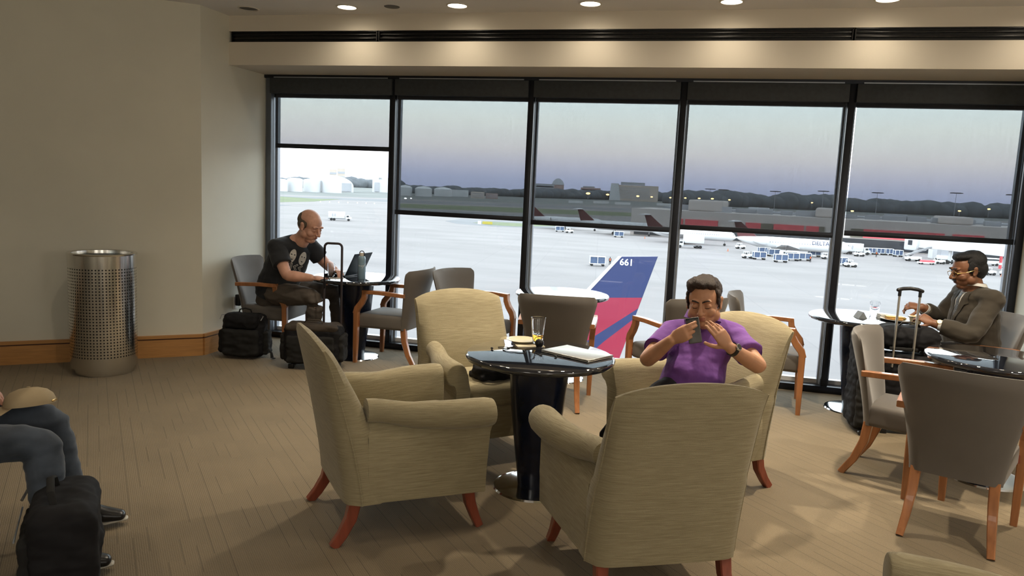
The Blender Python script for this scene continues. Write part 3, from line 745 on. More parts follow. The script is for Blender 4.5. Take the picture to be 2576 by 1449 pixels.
    for s in 'RL':
        sh, el, wr = [V(J[q+s]) for q in ('sh', 'el', 'wr')]; ak = o.get('ak', 1)
        ell(bm, sh, (.064*ak+e*.6, .064*ak+e*.6, .060*ak+e*.6)); limb(bm, [mid(ub, sh, .25), sh], [.066*ak+e*.5, .064*ak+e*.5])
        if g['sleeve'] == 'short':
            tube(bm, [sh, mid(sh, el, .3), mid(sh, el, .62)], [.062*ak+e*.5, .062*ak+e*.6, .063*ak+e*.7], 24)
        else:
            limb(bm, [sh, mid(sh, el, .5), el, mid(el, wr, .45)], [.056*ak+e*.5, .052*ak+e*.5, .052*ak+e*.5, .050*ak+e*.3])
            tube(bm, [mid(el, wr, .4), mid(el, wr, g.get('to', .88))], [.050*ak+e*.3, .043*ak+e*.2], 24)
    shirt = organic(g['name'], bm, [g['mat']], None, voxel=.0065, sm=4, disp=folds(len(label), g.get('ff', 8), g.get('fa', .007)))
    parts.append(shirt)
    # trousers
    t = o['legs']; bm = bm_()
    tube(bm, [pel-(wai-pel).normalized()*.075, pel, pel+(wai-pel)*.28], [(.155*k, .12*k), (.175*k, .135*k), (.168*k, .130*k)], 24, up=F, round_end=True)
    for s in 'RL':
        hp, kn, an = [V(J[q+s]) for q in ('hip', 'kn', 'an')]
        limb(bm, [hp, mid(hp, kn, .5), kn, mid(kn, an, .35)], [.100*k, .088*k, .072, .072])
        tube(bm, [mid(kn, an, .3), mid(kn, an, .95)], [.072, .062], 22)
    tr = organic(t['name'], bm, [t['mat']], None, voxel=.008, sm=4, disp=folds(len(label)+3, 9, .009)); parts.append(tr)
    for s in 'RL':
        an, toe = V(J['an'+s]), V(J['toe'+s]); d = (toe-an); d = d-V((0, 0, d.z*.0)); dn = d.normalized(); up = o.get('footup', {}).get(s, (0, 0, 1))
        B2 = basis(dn, up)
        bm = bm_()
        def Q(x, y, z): return an+B2 @ V((x, y, z))
        limb(bm, [Q(0, -.025, -.02), Q(0, .03, -.025), Q(0, .12, -.045), Q(0, .185, -.055)], [(.042, .058), (.044, .055), (.048, .036), (.038, .024)], up=up)
        shs = organic('shoe', bm, [leather], None, voxel=.006, sm=2); parts.append(shs)
        bm = bm_(); tube(bm, [Q(0, -.055, -.075), Q(0, -.02, -.077), Q(0, .05, -.077), Q(0, .13, -.077), Q(0, .21, -.072)], [(.024, .010), (.036, .011), (.038, .010), (.046, .010), (.022, .008)], 18, up=up, round_end=True)
        so = finish('shoe_sole', bm, o.get('sole', rubber)); parts.append(so)
    for p in parts: p.data.transform(S); p.parent = root
    return root, dict(H=H, B=HB, s=hs, shirt=shirt, S=S, h=hpnt, parts=parts)
def add(root, ob, S):
    ob.data.transform(S); ob.parent = root; return ob
def band(root, S, W, d, r0, w, m, name, rk=1.0):
    d = V(d).normalized(); bm = bm_(); n = 30; s, b = frame_at(d, V((0, 0, 1)))
    rings = [[W+d*y+s*(math.cos(2*PI*j/n)*r*rk)+b*(math.sin(2*PI*j/n)*r) for j in range(n)] for y, r in [(-w/2, r0), (-w/2, r0+.004), (w/2, r0+.004), (w/2, r0)]]
    R = [[bm.verts.new(p) for p in q] for q in rings]
    for i in range(4):
        A, C = R[i], R[(i+1) % 4]
        for j in range(n): bm.faces.new((A[j], A[(j+1) % n], C[(j+1) % n], C[j]))
    return add(root, finish(name, bm, m), S)
# ---- man in the purple polo
J2 = dict(pelvis=(-.045, 4.36, .545), waist=(-.02, 4.40, .67), chest=(.0, 4.45, .80), upper=(.0, 4.48, .895), neck=(.0, 4.455, .960), head=(.0, 4.385, 1.062),
    shR=(-.168, 4.455, .865), elR=(-.285, 4.18, .745), wrR=(-.150, 4.055, .895), shL=(.178, 4.465, .875), elL=(.315, 4.20, .765), wrL=(.145, 4.055, .885),
    handR=dict(d=(.62, -.22, .42), n=(-.1, -.93, .1), t=-1, curl=(.35, .45, .60, .80), thumb=(.45, .5), ta=22),
    handL=dict(d=(-.62, -.12, .78), n=(.35, -.80, .30), t=-1, curl=(.10, .16, .26, .42), spread=.05, thumb=(.35, .25)),
    hipR=(-.13, 4.32, .55), knR=(-.36, 3.98, .45), anR=(-.30, 3.90, .10), toeR=(-.36, 3.72, .10),
    hipL=(.06, 4.34, .55), knL=(.13, 3.96, .53), anL=(-.34, 3.90, .53), toeL=(-.46, 3.88, .42))
hair2 = [(0, -.035, .055, .083, .094, .078), (0, -.060, .010, .077, .070, .078), (.016, .016, .104, .060, .058, .030), (-.036, .026, .094, .034, .038, .024), (.047, .018, .086, .030, .045, .034), (0, .0, .100, .066, .075, .030)]
hair2 += [(q*.072, .010, .030, .010, .030, .040) for q in (-1, 1)]+[(q*.0745, .006, -.002, .006, .012, .026) for q in (-1, 1)]
p2, I2 = person('person in a purple polo shirt reclining in an armchair, looking at a phone', J2, dict(front=(-.20, -.92, .34), k=1.0, skin=skin2, hfwd=(-.13, -.93, -.14), hup=(-.08, 0, 1), hs=1.15, fat=.008, nk=1.12, ak=1.06,
    brow=hair_dk, hair=hair2, hairmat=hair_dk, hairnoise=(55, .005), belly=(.05, -.03),
    top=dict(name='polo_shirt', mat=purple, sleeve='short', ff=6, fa=.013), legs=dict(name='trousers', mat=black_tr), footup={'L': (0, -.6, .8)}))
S = I2['S']
# collar and placket
def collar(root, S, nb, F, m, r=.078, h=.036, open_=.55, name='collar'):
    F = V(F).normalized(); up = V((0, 0, 1)); up = (up-F*up.dot(F)*.6).normalized(); rt = F.cross(up).normalized()
    for sgn in (-1, 1):
        def fn(u, v, s):
            a = open_*.35+u*(PI-open_*.35+.05)
            rr = r+.016*v+(.004 if s else 0)
            p = nb+rt*(sgn*math.sin(a)*rr)+F*(math.cos(a)*rr*1.05)
            lift = .018+.030*(1-math.cos(a))/2
            z = lift-v*(h+.016*max(0, math.cos(a))**3)
            return p+up*z+F*(.006*v*max(0, math.cos(a)))
        bm = bm_(); shell(bm, fn, 20, 5); add(root, finish(name, bm, m, angle=70), S)
collar(p2, S, V(J2['neck'])+V((0, -.004, .010)), (-.25, -.9, .36), purple, r=.084, h=.046)
F2 = V((-.20, -.92, .34)).normalized(); U2 = V((-.05, .34, .94)).normalized(); R2 = F2.cross(U2).normalized()
O2 = V(J2['upper'])+F2*.09+U2*-.045
pl = decal('placket', I2['shirt'], [[(-.017, .06), (.017, .06), (.017, -.10), (-.017, -.10)]], O2-S.translation*0, R2, U2, F2, purple_dk, None, .003) if False else None
def local_decal(root, info, name, polys, O, U, W_, Nn, m, off=.003):
    T = info['S']
    return decal(name, info['shirt'], polys, T @ O, U, W_, Nn, m, root, off)
local_decal(p2, I2, 'placket', [[(-.015, .05), (.015, .05), (.015, -.085), (-.015, -.085)]], O2, R2, U2, F2, purple, .0035)
for zz in (.03, -.01, -.05):
    local_decal(p2, I2, 'button', [[(.0055*math.cos(a*PI/4), zz+.0055*math.sin(a*PI/4)) for a in range(8)]], O2, R2, U2, F2, white_pl, .006)
for s_ in 'RL':
    sh, el = V(J2['sh'+s_]), V(J2['el'+s_]); band(p2, S, mid(sh, el, .60), el-sh, .0685, .012, purple_dk, 'sleeve_trim')
# wrist watch on the left arm (a thing worn: its own object)
def watch(label, W, el, r, strap, case, facen, dial):
    d = (V(W)-V(el)).normalized(); c = V(W)-d*.028
    root = empty('wrist_watch', (c.x, c.y, c.z), 0, label, 'watch'); T = Matrix.Translation(-c)
    band(root, T, c, d, r, .020, strap, 'strap', 1.0)
    n = V(facen); n = (n-d*n.dot(d)).normalized(); q = basis(d, n); M = Matrix.Translation(c+n*(r+.004)) @ q.to_4x4()
    bm = bm_(); lathe(bm, [(0, -.004), (.019, -.004), (.020, .003), (.017, .006), (0, .006)], n=28, M=M); add(root, finish('case', bm, case), T)
    bm = bm_(); lathe(bm, [(0, .0062), (.0155, .0062), (.0155, .0068), (0, .0068)], n=24, M=M); add(root, finish('dial', bm, dial), T)
watch('steel wrist watch with dark strap on the arm of the man in purple', J2['wrL'], J2['elL'], .0325, leather, chrome, (.5, -.6, .6), plastic_blk)
# phone
pc = V((-.040, 4.050, .958)); pu = V((-.22, .30, .93)).normalized(); pn = V((-.10, -.95, .28)); pn = (pn-pu*pn.dot(pu)).normalized(); px_ = pu.cross(pn).normalized()
ph = empty('mobile_phone', tuple(pc), 0, 'dark smartphone held up by the man in the purple polo', 'phone')
M = Matrix((px_, pn, pu)).transposed().to_4x4()
phone_b = mat('gunmetal_phone_back', (.09, .085, .08), .35, metal=.4, var=(40, .08))
bm = bm_(); box(bm, (0, 0, 0), (.068, .009, .135), M=M, bev=.004, seg=3); finish('body', bm, phone_b, ph)
bm = bm_(); box(bm, (0, .0002, .060), (.0665, .0092, .012), M=M, bev=.002); finish('dark_top_edge', bm, plastic_blk, ph)
bm = bm_(); lathe(bm, [(0, 0), (.0115, 0), (.0125, .002), (.0105, .0035), (.008, .002), (0, .002)], n=28, M=M @ Matrix.Translation((.004, .0045, .040)) @ Matrix.Rotation(-PI/2, 4, 'X')); finish('camera_ring', bm, plastic_blk, ph)
bm = bm_(); box(bm, (0, -.0047, 0), (.061, .0006, .122), M=M); finish('screen', bm, black_gloss, ph)
# ---- man in the black T-shirt
J1 = dict(pelvis=(-3.93, 6.43, .575), waist=(-3.88, 6.42, .72), chest=(-3.80, 6.41, .87), upper=(-3.73, 6.41, 1.025), neck=(-3.66, 6.405, 1.105), head=(-3.555, 6.385, 1.215),
    shR=(-3.82, 6.25, 1.015), elR=(-3.655, 6.150, .775), wrR=(-3.440, 6.200, .765), shL=(-3.655, 6.555, 1.015), elL=(-3.53, 6.66, .84), wrL=(-3.36, 6.50, .815),
    handR=dict(d=(.95, .30, -.02), n=(.0, -.3, .95), t=-1, curl=(.35, .4, .45, .5)), handL=dict(d=(.75, -.5, -.10), n=(.1, .1, 1), t=1, curl=(.5, .5, .5, .5)),
    hipR=(-3.88, 6.34, .575), knR=(-3.40, 6.22, .585), anR=(-3.46, 6.24, .10), toeR=(-3.28, 6.20, .10),
    hipL=(-3.86, 6.53, .575), knL=(-3.46, 6.72, .585), anL=(-3.44, 6.76, .10), toeL=(-3.28, 6.80, .10))
hair1 = [(0, -.056, .036, .0760, .064, .066), (0, -.042, .004, .0785, .062, .050)]+[(q*.060, -.022, .022, .0215, .052, .040) for q in (-1, 1)]
p1, I1 = person('balding person in a black T-shirt seated at the laptop by the left window', J1, dict(front=(.80, -.58, .12), k=1.12, skin=skin1, hfwd=(.88, -.28, -.38), hs=1.20, fat=.008, nk=1.2, ak=1.22,
    brow=brow_lt, browr=.55, hair=hair1, hairmat=hair_gr, hairnoise=(60, .0012), belly=(.03, -.01),
    top=dict(name='t_shirt', mat=tee_m, sleeve='short', ff=6, fa=.008), legs=dict(name='trousers', mat=brown_tr)))
F1 = V((.80, -.58, .05)).normalized(); U1 = V((.22, .16, .96)); U1 = (U1-F1*U1.dot(F1)).normalized(); R1 = U1.cross(F1).normalized()
O1 = V(J1['chest'])+F1*.12+U1*.012+R1*.030; R1 = R1*1.22; U1 = U1*1.22
print_w = mat('pale_shirt_print', (.52, .50, .46), .85, var=(60, .12))
def oval(cx_, cy_, a, b, n=28, p=2.0): return [(cx_+a*math.cos(2*PI*k/n), cy_+b*math.sin(2*PI*k/n)) for k in range(n)]
for cx_, tilt in ((-.052, 0), (.034, 0)):
    local_decal(p1, I1, 'shirt_print', [oval(cx_, .035, .031 if cx_ > 0 else .026, .052)], O1, R1, U1, F1, print_w, .002)
    for q in (-1, 1): local_decal(p1, I1, 'shirt_print', [oval(cx_+q*.012, .046, .006, .0045, 10)], O1, R1, U1, F1, tee_m, .0035)
    local_decal(p1, I1, 'shirt_print', [oval(cx_, .010, .009, .0035, 10)], O1, R1, U1, F1, tee_m, .0035)
def glyph_polys(strokes, w):
    out = []
    for (a, b) in strokes:
        a = V((a[0], a[1])); b = V((b[0], b[1])); d = (b-a).normalized()*w/2; n_ = V((-d.y, d.x))
        out.append([tuple(a-d+n_), tuple(a-d-n_), tuple(b+d-n_), tuple(b+d+n_)])
    return out
KISS = {'K': [((0, 0), (0, 1)), ((0, .45), (.55, 1)), ((.1, .5), (.55, 0))], 'I': [((.15, 0), (.15, 1))],
        'S': [((.55, 1), (.1, .72)), ((.1, .72), (.5, .38)), ((.5, .38), (0, 0))]}
xx = -.10
for chh, adv in (('K', .052), ('I', .026), ('S', .044), ('S', .04)):
    st = [((xx+a[0]*.05, -.085+a[1]*.062), (xx+b[0]*.05, -.085+b[1]*.062)) for a, b in KISS[chh]]
    local_decal(p1, I1, 'shirt_lettering', glyph_polys(st, .0125), O1, R1, U1, F1, print_w, .002)
    local_decal(p1, I1, 'shirt_lettering', glyph_polys(st, .0058), O1, R1, U1, F1, tee_m, .0035)
    xx += adv
# ---- man in the dark jacket
J3 = dict(pelvis=(1.99, 6.36, .575), waist=(1.965, 6.355, .72), chest=(1.955, 6.35, .86), upper=(1.95, 6.345, 1.01), neck=(1.925, 6.335, 1.09), head=(1.865, 6.315, 1.195),
    shL=(2.005, 6.165, 1.0), elL=(1.865, 6.040, .760), wrL=(1.640, 6.150, .805), shR=(1.915, 6.520, 1.01), elR=(1.79, 6.56, .80), wrR=(1.620, 6.440, .885),
    handL=dict(d=(-.85, .25, .42), n=(.1, -.75, .65), t=-1, curl=(.6, .7, .8, .9), thumb=(.2, .3)), handR=dict(d=(-.93, -.1, .10), n=(.1, -.5, .85), t=-1, curl=(.7, .8, .9, 1.0), thumb=(.4, .5)),
    hipL=(1.95, 6.26, .575), knL=(1.63, 6.14, .585), anL=(1.60, 6.08, .10), toeL=(1.42, 6.08, .10),
    hipR=(1.94, 6.45, .575), knR=(1.60, 6.54, .585), anR=(1.62, 6.56, .10), toeR=(1.45, 6.56, .10))
hair3 = [(0, -.035, .055, .082, .093, .076), (0, -.058, .005, .077, .070, .078), (0, .016, .098, .066, .066, .030), (0, .026, .092, .050, .038, .020)]+[(q*.072, -.006, .022, .011, .040, .044) for q in (-1, 1)]
p3, I3 = person('person in a dark jacket and glasses eating at the right window table', J3, dict(front=(-.95, -.28, .10), k=1.10, skin=skin3, lipmat=lip3, hfwd=(-.93, -.26, -.22), hs=1.12, fat=.010, nk=1.2, ak=1.12,
    brow=hair_bk, hair=hair3, hairmat=hair_bk, hairnoise=(50, .003), belly=(.06, -.02),
    top=dict(name='jacket', mat=jacket_m, sleeve='long', thick=.008, ff=6, fa=.012, to=.78), legs=dict(name='trousers', mat=grey_tr)))
F3 = V((-.95, -.28, .10)).normalized(); U3 = V((0, 0, 1)); U3 = (U3-F3*U3.dot(F3)).normalized(); R3 = F3.cross(U3).normalized(); O3 = V(J3['chest'])+F3*.13
local_decal(p3, I3, 'shirt_front', [[(-.045, .17), (.045, .17), (.012, -.10), (-.012, -.10)]], O3, R3, U3, F3, white_cot, .003)
local_decal(p3, I3, 'necktie', [[(-.016, .155), (.016, .155), (.014, .13), (.028, -.06), (0, -.12), (-.028, -.06), (-.014, .13)]], O3, R3, U3, F3, tie_m, .007)
for q in (-1, 1):
    local_decal(p3, I3, 'lapel', [[(q*.048, .18), (q*.088, .17), (q*.098, .09), (q*.075, .075), (q*.014, -.12), (q*.006, -.12), (q*.020, .02)][::q]], O3, R3, U3, F3, jacket_m, .011)
collar(p3, I3['S'], V(J3['neck'])+V((.0, 0, -.012)), (-.93, -.26, .28), white_cot, r=.070, h=.022)
for s_ in 'RL':
    band(p3, I3['S'], V(J3['wr'+s_]).lerp(V(J3['el'+s_]), .20), V(J3['el'+s_])-V(J3['wr'+s_]), .036, .030, white_cot, 'shirt_cuff')
watch('gold wrist watch of the man in the dark jacket', V(J3['wrL'])+V((.012, .0, 0)), J3['elL'], .033, gold, gold, (-.1, -.8, .6), white_pl)
bm = bm_(); h3 = I3['h']
def spectacle(name, info, root):
    h = info['h']; e = empty('eyeglasses', tuple(info['H']), 0, 'gold rimmed eyeglasses worn by the man in the dark jacket', 'glasses'); T = Matrix.Translation(-info['H'])
    for q in (-1, 1):
        bm = bm_(); tube(bm, [h(q*(.032+.024*math.cos(2*PI*j/20)), .104-.006*abs(math.cos(2*PI*j/20)), -.002+.016*math.sin(2*PI*j/20)) for j in range(20)], .0016, 6, closed=True); add(e, finish('rim', bm, gold), T)
        bm = bm_(); tube(bm, [h(q*.057, .098, .004), h(q*.078, .06, .006), h(q*.084, -.005, .010), h(q*.082, -.03, -.004)], .0018, 6); add(e, finish('temple', bm, gold), T)
    bm = bm_(); tube(bm, [h(-.009, .107, .002), h(0, .110, .004), h(.009, .107, .002)], .0015, 6); add(e, finish('bridge', bm, gold), T)
spectacle('g', I3, p3)
bm = bm_(); ell(bm, h3(0, .094, -.0455), (.026*1.12, .009, .0055), I3['B']); add(p3, finish('moustache', bm, hair_bk), I3['S'])
# ---- person at the lower left, mostly outside the picture
J4 = dict(pelvis=(-3.08, 2.18, .585), waist=(-3.13, 2.14, .73), chest=(-3.15, 2.12, .88), upper=(-3.15, 2.12, 1.02), neck=(-3.13, 2.14, 1.09), head=(-3.08, 2.18, 1.24),
    shR=(-3.03, 1.97, 1.00), elR=(-2.88, 1.95, .80), wrR=(-2.80, 2.15, .72), shL=(-3.27, 2.28, 1.00), elL=(-3.22, 2.45, .78), wrL=(-3.02, 2.52, .70),
    handR=dict(d=(.6, .75, -.1), n=(0, 0, 1), t=-1), handL=dict(d=(.9, .3, -.1), n=(0, 0, 1), t=1),
    hipR=(-3.00, 2.12, .55), knR=(-2.60, 2.49, .525), anR=(-2.47, 2.40, .10), toeR=(-2.33, 2.50, .10),
    hipL=(-3.12, 2.28, .55), knL=(-2.79, 2.71, .545), anL=(-2.73, 2.78, .10), toeL=(-2.58, 2.88, .10))
p4, I4 = person('person in blue jeans and black shoes seated at the lower left', J4, dict(front=(.76, .65, .08), k=1.0, skin=skin1, hfwd=(.74, .62, -.25), brow=hair_dk, hair=hair2, hairmat=hair_dk,
    top=dict(name='shirt', mat=tee_m, sleeve='short'), legs=dict(name='jeans', mat=jeans_m), sole=mat('pale_trainer_sole', (.5, .48, .42), .6, var=(30, .15))))
copy_thing(arm0, (-3.10, 2.16, 0), ang(.76, .65), 'armchair at lower left the person in jeans sits in', 'armchairs beyond the left edge')
# ------------------------------------------------------------------ things on the tables
TZ = .7602
def at0(name, x, y, z, rz, lab, cat, grp=None): return empty(name, (x, y, z), rz, lab, cat, grp)
# middle table
e = at0('paper_napkin', -.965, 4.245, TZ, .5, 'square paper napkin under the glass and plate on the middle table', 'napkin')
bm = bm_(); box(bm, (0, 0, .001), (.16, .16, .002)); box(bm, (.003, .003, .0025), (.152, .152, .0012)); finish('folded_sheet', bm, paper, e)
e = at0('side_plate', -1.01, 4.29, TZ+.003, 0, 'oval cream side plate on the middle table', 'plate')
bm = bm_(); lathe(bm, [(0, 0), (.052, 0), (.060, .004), (.092, .012), (.094, .0145), (.090, .0155), (.060, .008), (0, .0065)], n=56); finish('plate_body', bm, cream, e)
def tumbler(name, x, y, z, r0, r1, h, lab, drink=None, fill=.3, grp=None):
    e = at0(name, x, y, z, 0, lab, 'glass', grp)
    bm = bm_(); lathe(bm, [(0, 0), (r0-.002, 0), (r0, .003), (r1, h), (r1-.001, h+.0008), (r1-.0025, h), (r0-.0035, .014), (0, .012)], n=40); finish('glass_body', bm, glass_m, e)
    if drink:
        hf = h*fill; rr = r0+(r1-r0)*fill
        bm = bm_(); lathe(bm, [(0, .0125), (r0-.004, .0145), (rr-.0034, hf), (0, hf)], n=32); finish('drink', bm, drink, e)
    return e
g = tumbler('pint_glass', -.918, 4.285, TZ+.004, .029, .043, .150, 'tall glass with a little amber drink and ice on the middle table', amber, .34)
random.seed(3)
for k in range(4):
    bm = bm_(); M = Euler((random.random()*3, random.random()*3, random.random()*3)).to_matrix().to_4x4(); M.translation = V((.012*math.cos(k*1.7), .012*math.sin(k*1.7), .048+.006*k))
    box(bm, (0, 0, 0), (.017, .015, .014), M=M, bev=.003); finish('ice_cube', bm, ice, g)
e = at0('audio_adapter', -.885, 4.185, TZ+.022, .4, 'round black gadget on its stand between the glass and the silver laptop', 'gadget')
bm = bm_(); ell(bm, (0, 0, .003), (.026, .020, .025)); finish('round_head', bm, plastic_blk, e)
bm = bm_(); ell(bm, (.004, -.012, .006), (.011, .010, .011)); finish('lens_cap', bm, rubber, e)
bm = bm_(); tube(bm, [(-.024, 0, 0), (-.030, .004, .018), (-.022, .006, .034), (0, .008, .040), (.02, .006, .034)], .0018, 8); finish('wire_loop', bm, rubber, e)
bm = bm_(); lathe(bm, [(0, -.022), (.018, -.022), (.016, -.016), (0, -.014)], n=24); finish('foot', bm, plastic_blk, e)
e = at0('laptop', -.650, 4.085, TZ, -.50, 'closed silver laptop on the edge of the middle table', 'laptop')
bm = bm_(); box(bm, (0, 0, .0045), (.325, .225, .008), bev=.003, seg=3); finish('base', bm, alu, e)
bm = bm_(); box(bm, (0, 0, .0125), (.325, .225, .006), bev=.0025, seg=3); finish('lid', bm, alu, e)
bm = bm_(); box(bm, (.02, -.1128, .0045), (.05, .001, .0028)); finish('side_ports', bm, plastic_blk, e)
e = at0('earphone_cable', -.98, 4.05, TZ, 0, 'thin black earphone cable looping over the middle table top', 'cable')
pts = []
for t in range(60):
    a = t/59; pts.append((-.12+.30*a+.035*math.sin(a*17), -.02+.065*math.sin(a*9+1)+.10*a*a, .0022+.0008*math.sin(a*40)))
bm = bm_(); tube(bm, pts, .0019, 7); finish('wire', bm, rubber, e)
pts = [(.10+.13*a+.03*math.sin(a*8), -.02-.06*math.sin(a*5)-.02*a, .0022) for a in [i/30 for i in range(31)]]
bm = bm_(); tube(bm, pts, .0019, 7); finish('second_wire', bm, rubber, e)
for p in ((-.135, -.035), (.235, -.085)):
    bm = bm_(); ell(bm, (p[0], p[1], .006), (.008, .006, .006)); finish('earbud', bm, plastic_blk, e)
# left window table: laptop, bottle, glass, phone
L1 = (-3.36, 6.52)
e = at0('laptop', -3.215, 6.60, TZ, math.radians(-95), 'open black laptop facing the man in the black T-shirt', 'laptop')
# local: +y towards the user's far side of the screen
bm = bm_(); box(bm, (0, -.11, .009), (.32, .22, .018), bev=.003); finish('base', bm, plastic_blk, e)
kb = mat('laptop_keys', (.02, .02, .022), .5, bump=(220, .8, .003)); bm = bm_(); box(bm, (0, -.10, .0185), (.28, .11, .002)); finish('keyboard', bm, kb, e)
Mh = Matrix.Translation((0, 0, .016)) @ Matrix.Rotation(math.radians(-26), 4, 'X')
bm = bm_(); box(bm, (0, .003, .115), (.32, .008, .23), M=Mh, bev=.003); sc_ = finish('screen_lid', bm, mat('dark_blue_lid', (.010, .016, .024), .45, var=(20, .1)), e)
scr = mat('laptop_screen', (.02, .02, .02), .2, emit=((.55, .65, .8), .6), var=(30, .2)); bm = bm_(); box(bm, (0, -.0015, .118), (.30, .0012, .19), M=Mh); finish('display', bm, scr, e)
e = at0('water_bottle', -3.055, 6.43, TZ, 0, 'grey-blue water bottle with carry loop beside the open laptop', 'bottle')
bot = mat('grey_blue_bottle', (.20, .30, .38), .35, var=(12, .08), coat=.3)
bm = bm_(); lathe(bm, [(0, 0), (.033, 0), (.0365, .006), (.0365, .10), (.034, .14), (.034, .165), (.036, .185), (.030, .205), (.022, .212), (0, .212)], n=40); finish('bottle_body', bm, bot, e)
bm = bm_(); lathe(bm, [(0, .210), (.021, .210), (.021, .236), (.017, .242), (0, .242)], n=28); finish('cap', bm, mat('pale_bottle_cap', (.55, .50, .44), .4, var=(20, .05)), e)
bm = bm_(); tube(bm, [(-.024, 0, .212)]+[(-.024*math.cos(a), 0, .232+.026*math.sin(a)) for a in [PI*i/10 for i in range(11)]]+[(.024, 0, .212)], .004, 8); finish('carry_loop', bm, plastic_blk, e)
ftm = text_mesh('bottle_lettering', 'Bergen', .019, mat('white_print', (.75, .75, .75), .5, var=(30, .02)), Matrix.Identity(4))
for v in ftm.data.vertices:
    x, y = v.co.x-.006, v.co.y; a = x/.0368; v.co = (.0368*math.sin(a), -.0368*math.cos(a), .125+y)
ftm.parent = e; ftm.rotation_euler.z = .42
bm = bm_(); tube(bm, [(.0370*math.sin(a), -.0370*math.cos(a), .10+.045*math.sin((a-.1)*1.2)) for a in [.1+.08*i for i in range(14)]], .0012, 6); sw = finish('printed_swoosh', bm, white_pl, e); sw.rotation_euler.z = .42
tumbler('water_glass', -3.345, 6.40, TZ, .030, .036, .125, 'clear glass with a straw on the laptop table', glass_m, .12)
e = at0('mobile_phone', -3.26, 6.335, TZ, .5, 'phone lying flat at the edge of the laptop table', 'phone'); bm = bm_(); box(bm, (0, 0, .004), (.13, .065, .008), bev=.003); finish('body', bm, white_pl, e); bm = bm_(); box(bm, (0, 0, .0084), (.118, .056, .0006)); finish('screen', bm, black_gloss, e)
# right window table: meal
e = at0('dinner_plate', 1.46, 6.46, TZ, 0, 'white plate with a sandwich in front of the man in the dark jacket', 'plate')
bm = bm_(); lathe(bm, [(0, 0), (.07, 0), (.08, .004), (.118, .014), (.119, .017), (.114, .017), (.078, .008), (0, .006)], n=56); finish('plate_body', bm, white_pl, e)
bread = mat('toasted_bread', (.52, .30, .10), .8, var=(40, .25), bump=(90, .5)); bm = bm_(); box(bm, (-.02, 0, .020), (.12, .085, .022), bev=.009, seg=3); finish('sandwich', bm, bread, e)
cheese = mat('yellow_filling', (.62, .42, .10), .5, var=(50, .2)); bm = bm_(); box(bm, (-.02, 0, .033), (.125, .09, .006), bev=.002); ell(bm, (.05, .03, .018), (.025, .02, .012)); finish('filling', bm, cheese, e)
e = at0('soup_cup', 1.565, 6.345, TZ, 0, 'cream soup cup the man in the dark jacket is holding', 'cup')
bm = bm_(); lathe(bm, [(0, 0), (.030, 0), (.036, .01), (.047, .055), (.054, .060), (.054, .064), (.044, .064), (.034, .02), (0, .014)], n=44); finish('cup_body', bm, cream, e)
bm = bm_(); lathe(bm, [(0, .045), (.040, .045), (.040, .047), (0, .047)], n=32); finish('soup', bm, cheese, e)
e = at0('saucer', 1.565, 6.345, TZ-.0002, 0, 'saucer beneath the cream soup cup', 'saucer')
e.location.z = TZ; bpy.data.objects.remove(e)
tumbler('water_glass', 1.335, 6.66, TZ, .033, .040, .115, 'clear empty glass behind the napkin holder on the right window table', None)
e = at0('napkin_stack', 1.385, 6.555, TZ, .2, 'small stack of white napkins beside the clear glass', 'napkins')
for k in range(5):
    bm = bm_(); box(bm, (.002*(k % 2), .001*k, .003+.0062*k), (.085-.003*k, .085, .0055), bev=.001); finish('napkin', bm, white_cot, e)
e = at0('table_tent_card', 1.20, 6.48, TZ, .3, 'grey folded card standing on the right window table', 'card')
bm = bm_(); prism(bm, [(-.035, 0), (.035, 0), (.034, .002), (.002, .05), (-.002, .05), (-.034, .002)], -.045, .045); finish('folded_card', bm, mat('grey_card', (.22, .24, .26), .7, var=(20, .1)), e)
# dark bag on the seat of the armchair behind the table
e = at0('shoulder_bag', -1.185, 4.40, .505, .75, 'soft black bag lying on the seat behind the middle table', 'bag')
bm = bm_(); ell(bm, (0, 0, .055), (.17, .11, .065)); ell(bm, (.08, .03, .07), (.08, .07, .055)); box(bm, (0, 0, .02), (.30, .18, .036), bev=.015); organic('bag_body', bm, [nylon], e, voxel=.008, sm=3, disp=folds(2, 12, .010))
bm = bm_(); tube(bm, [(.13*math.cos(a)-.01, .05*math.sin(a*2)*.6-.06, .10+.035*math.sin(a)) for a in [PI*i/14 for i in range(15)]], (.010), 8); finish('strap', bm, nylon2, e)
# khaki cap on the knee of the person in jeans
cap_c = V((-2.775, 2.60, .652))
e = at0('baseball_cap', cap_c.x, cap_c.y, cap_c.z-.02, .35, 'khaki baseball cap resting on the knee of the person in jeans', 'cap')
def capf(u, v, s):
    a = u*2*PI; r = .088-(.003 if s else 0); e_ = v*PI/2
    return (r*1.08*math.cos(a)*math.cos(e_), r*.92*math.sin(a)*math.cos(e_), (.088-(.003 if s else 0))*math.sin(e_))
bm = bm_()
lathe(bm, [(.090, 0), (.0905, .02), (.083, .05), (.064, .075), (.035, .090), (.0, .095), (0, .091), (.033, .086), (.061, .071), (.080, .048), (.087, .02), (.087, 0), (.090, 0)], n=36)
for v in bm.verts: v.co.x *= 1.1
finish('crown', bm, khaki, e)
def brim(u, v, s):
    a = (u-.5)*2.3; r = .088+.075*v*math.cos(a*.62)
    return (r*math.cos(a)*1.08, r*math.sin(a)*.95, .004-.016*(math.sin(a))**2*(.4+v)-.012*v+(.003 if s else 0))
bm = bm_(); shell(bm, brim, 20, 6); finish('brim', bm, khaki, e)
bm = bm_(); ell(bm, (0, 0, .096), (.008, .008, .004)); finish('top_button', bm, khaki, e)
bm = bm_(); box(bm, (-.098, 0, .012), (.004, .05, .012), bev=.001); finish('buckle', bm, gold, e)
e.rotation_euler = (.12, .10, 3.6); e.scale = (1, 1, .78)
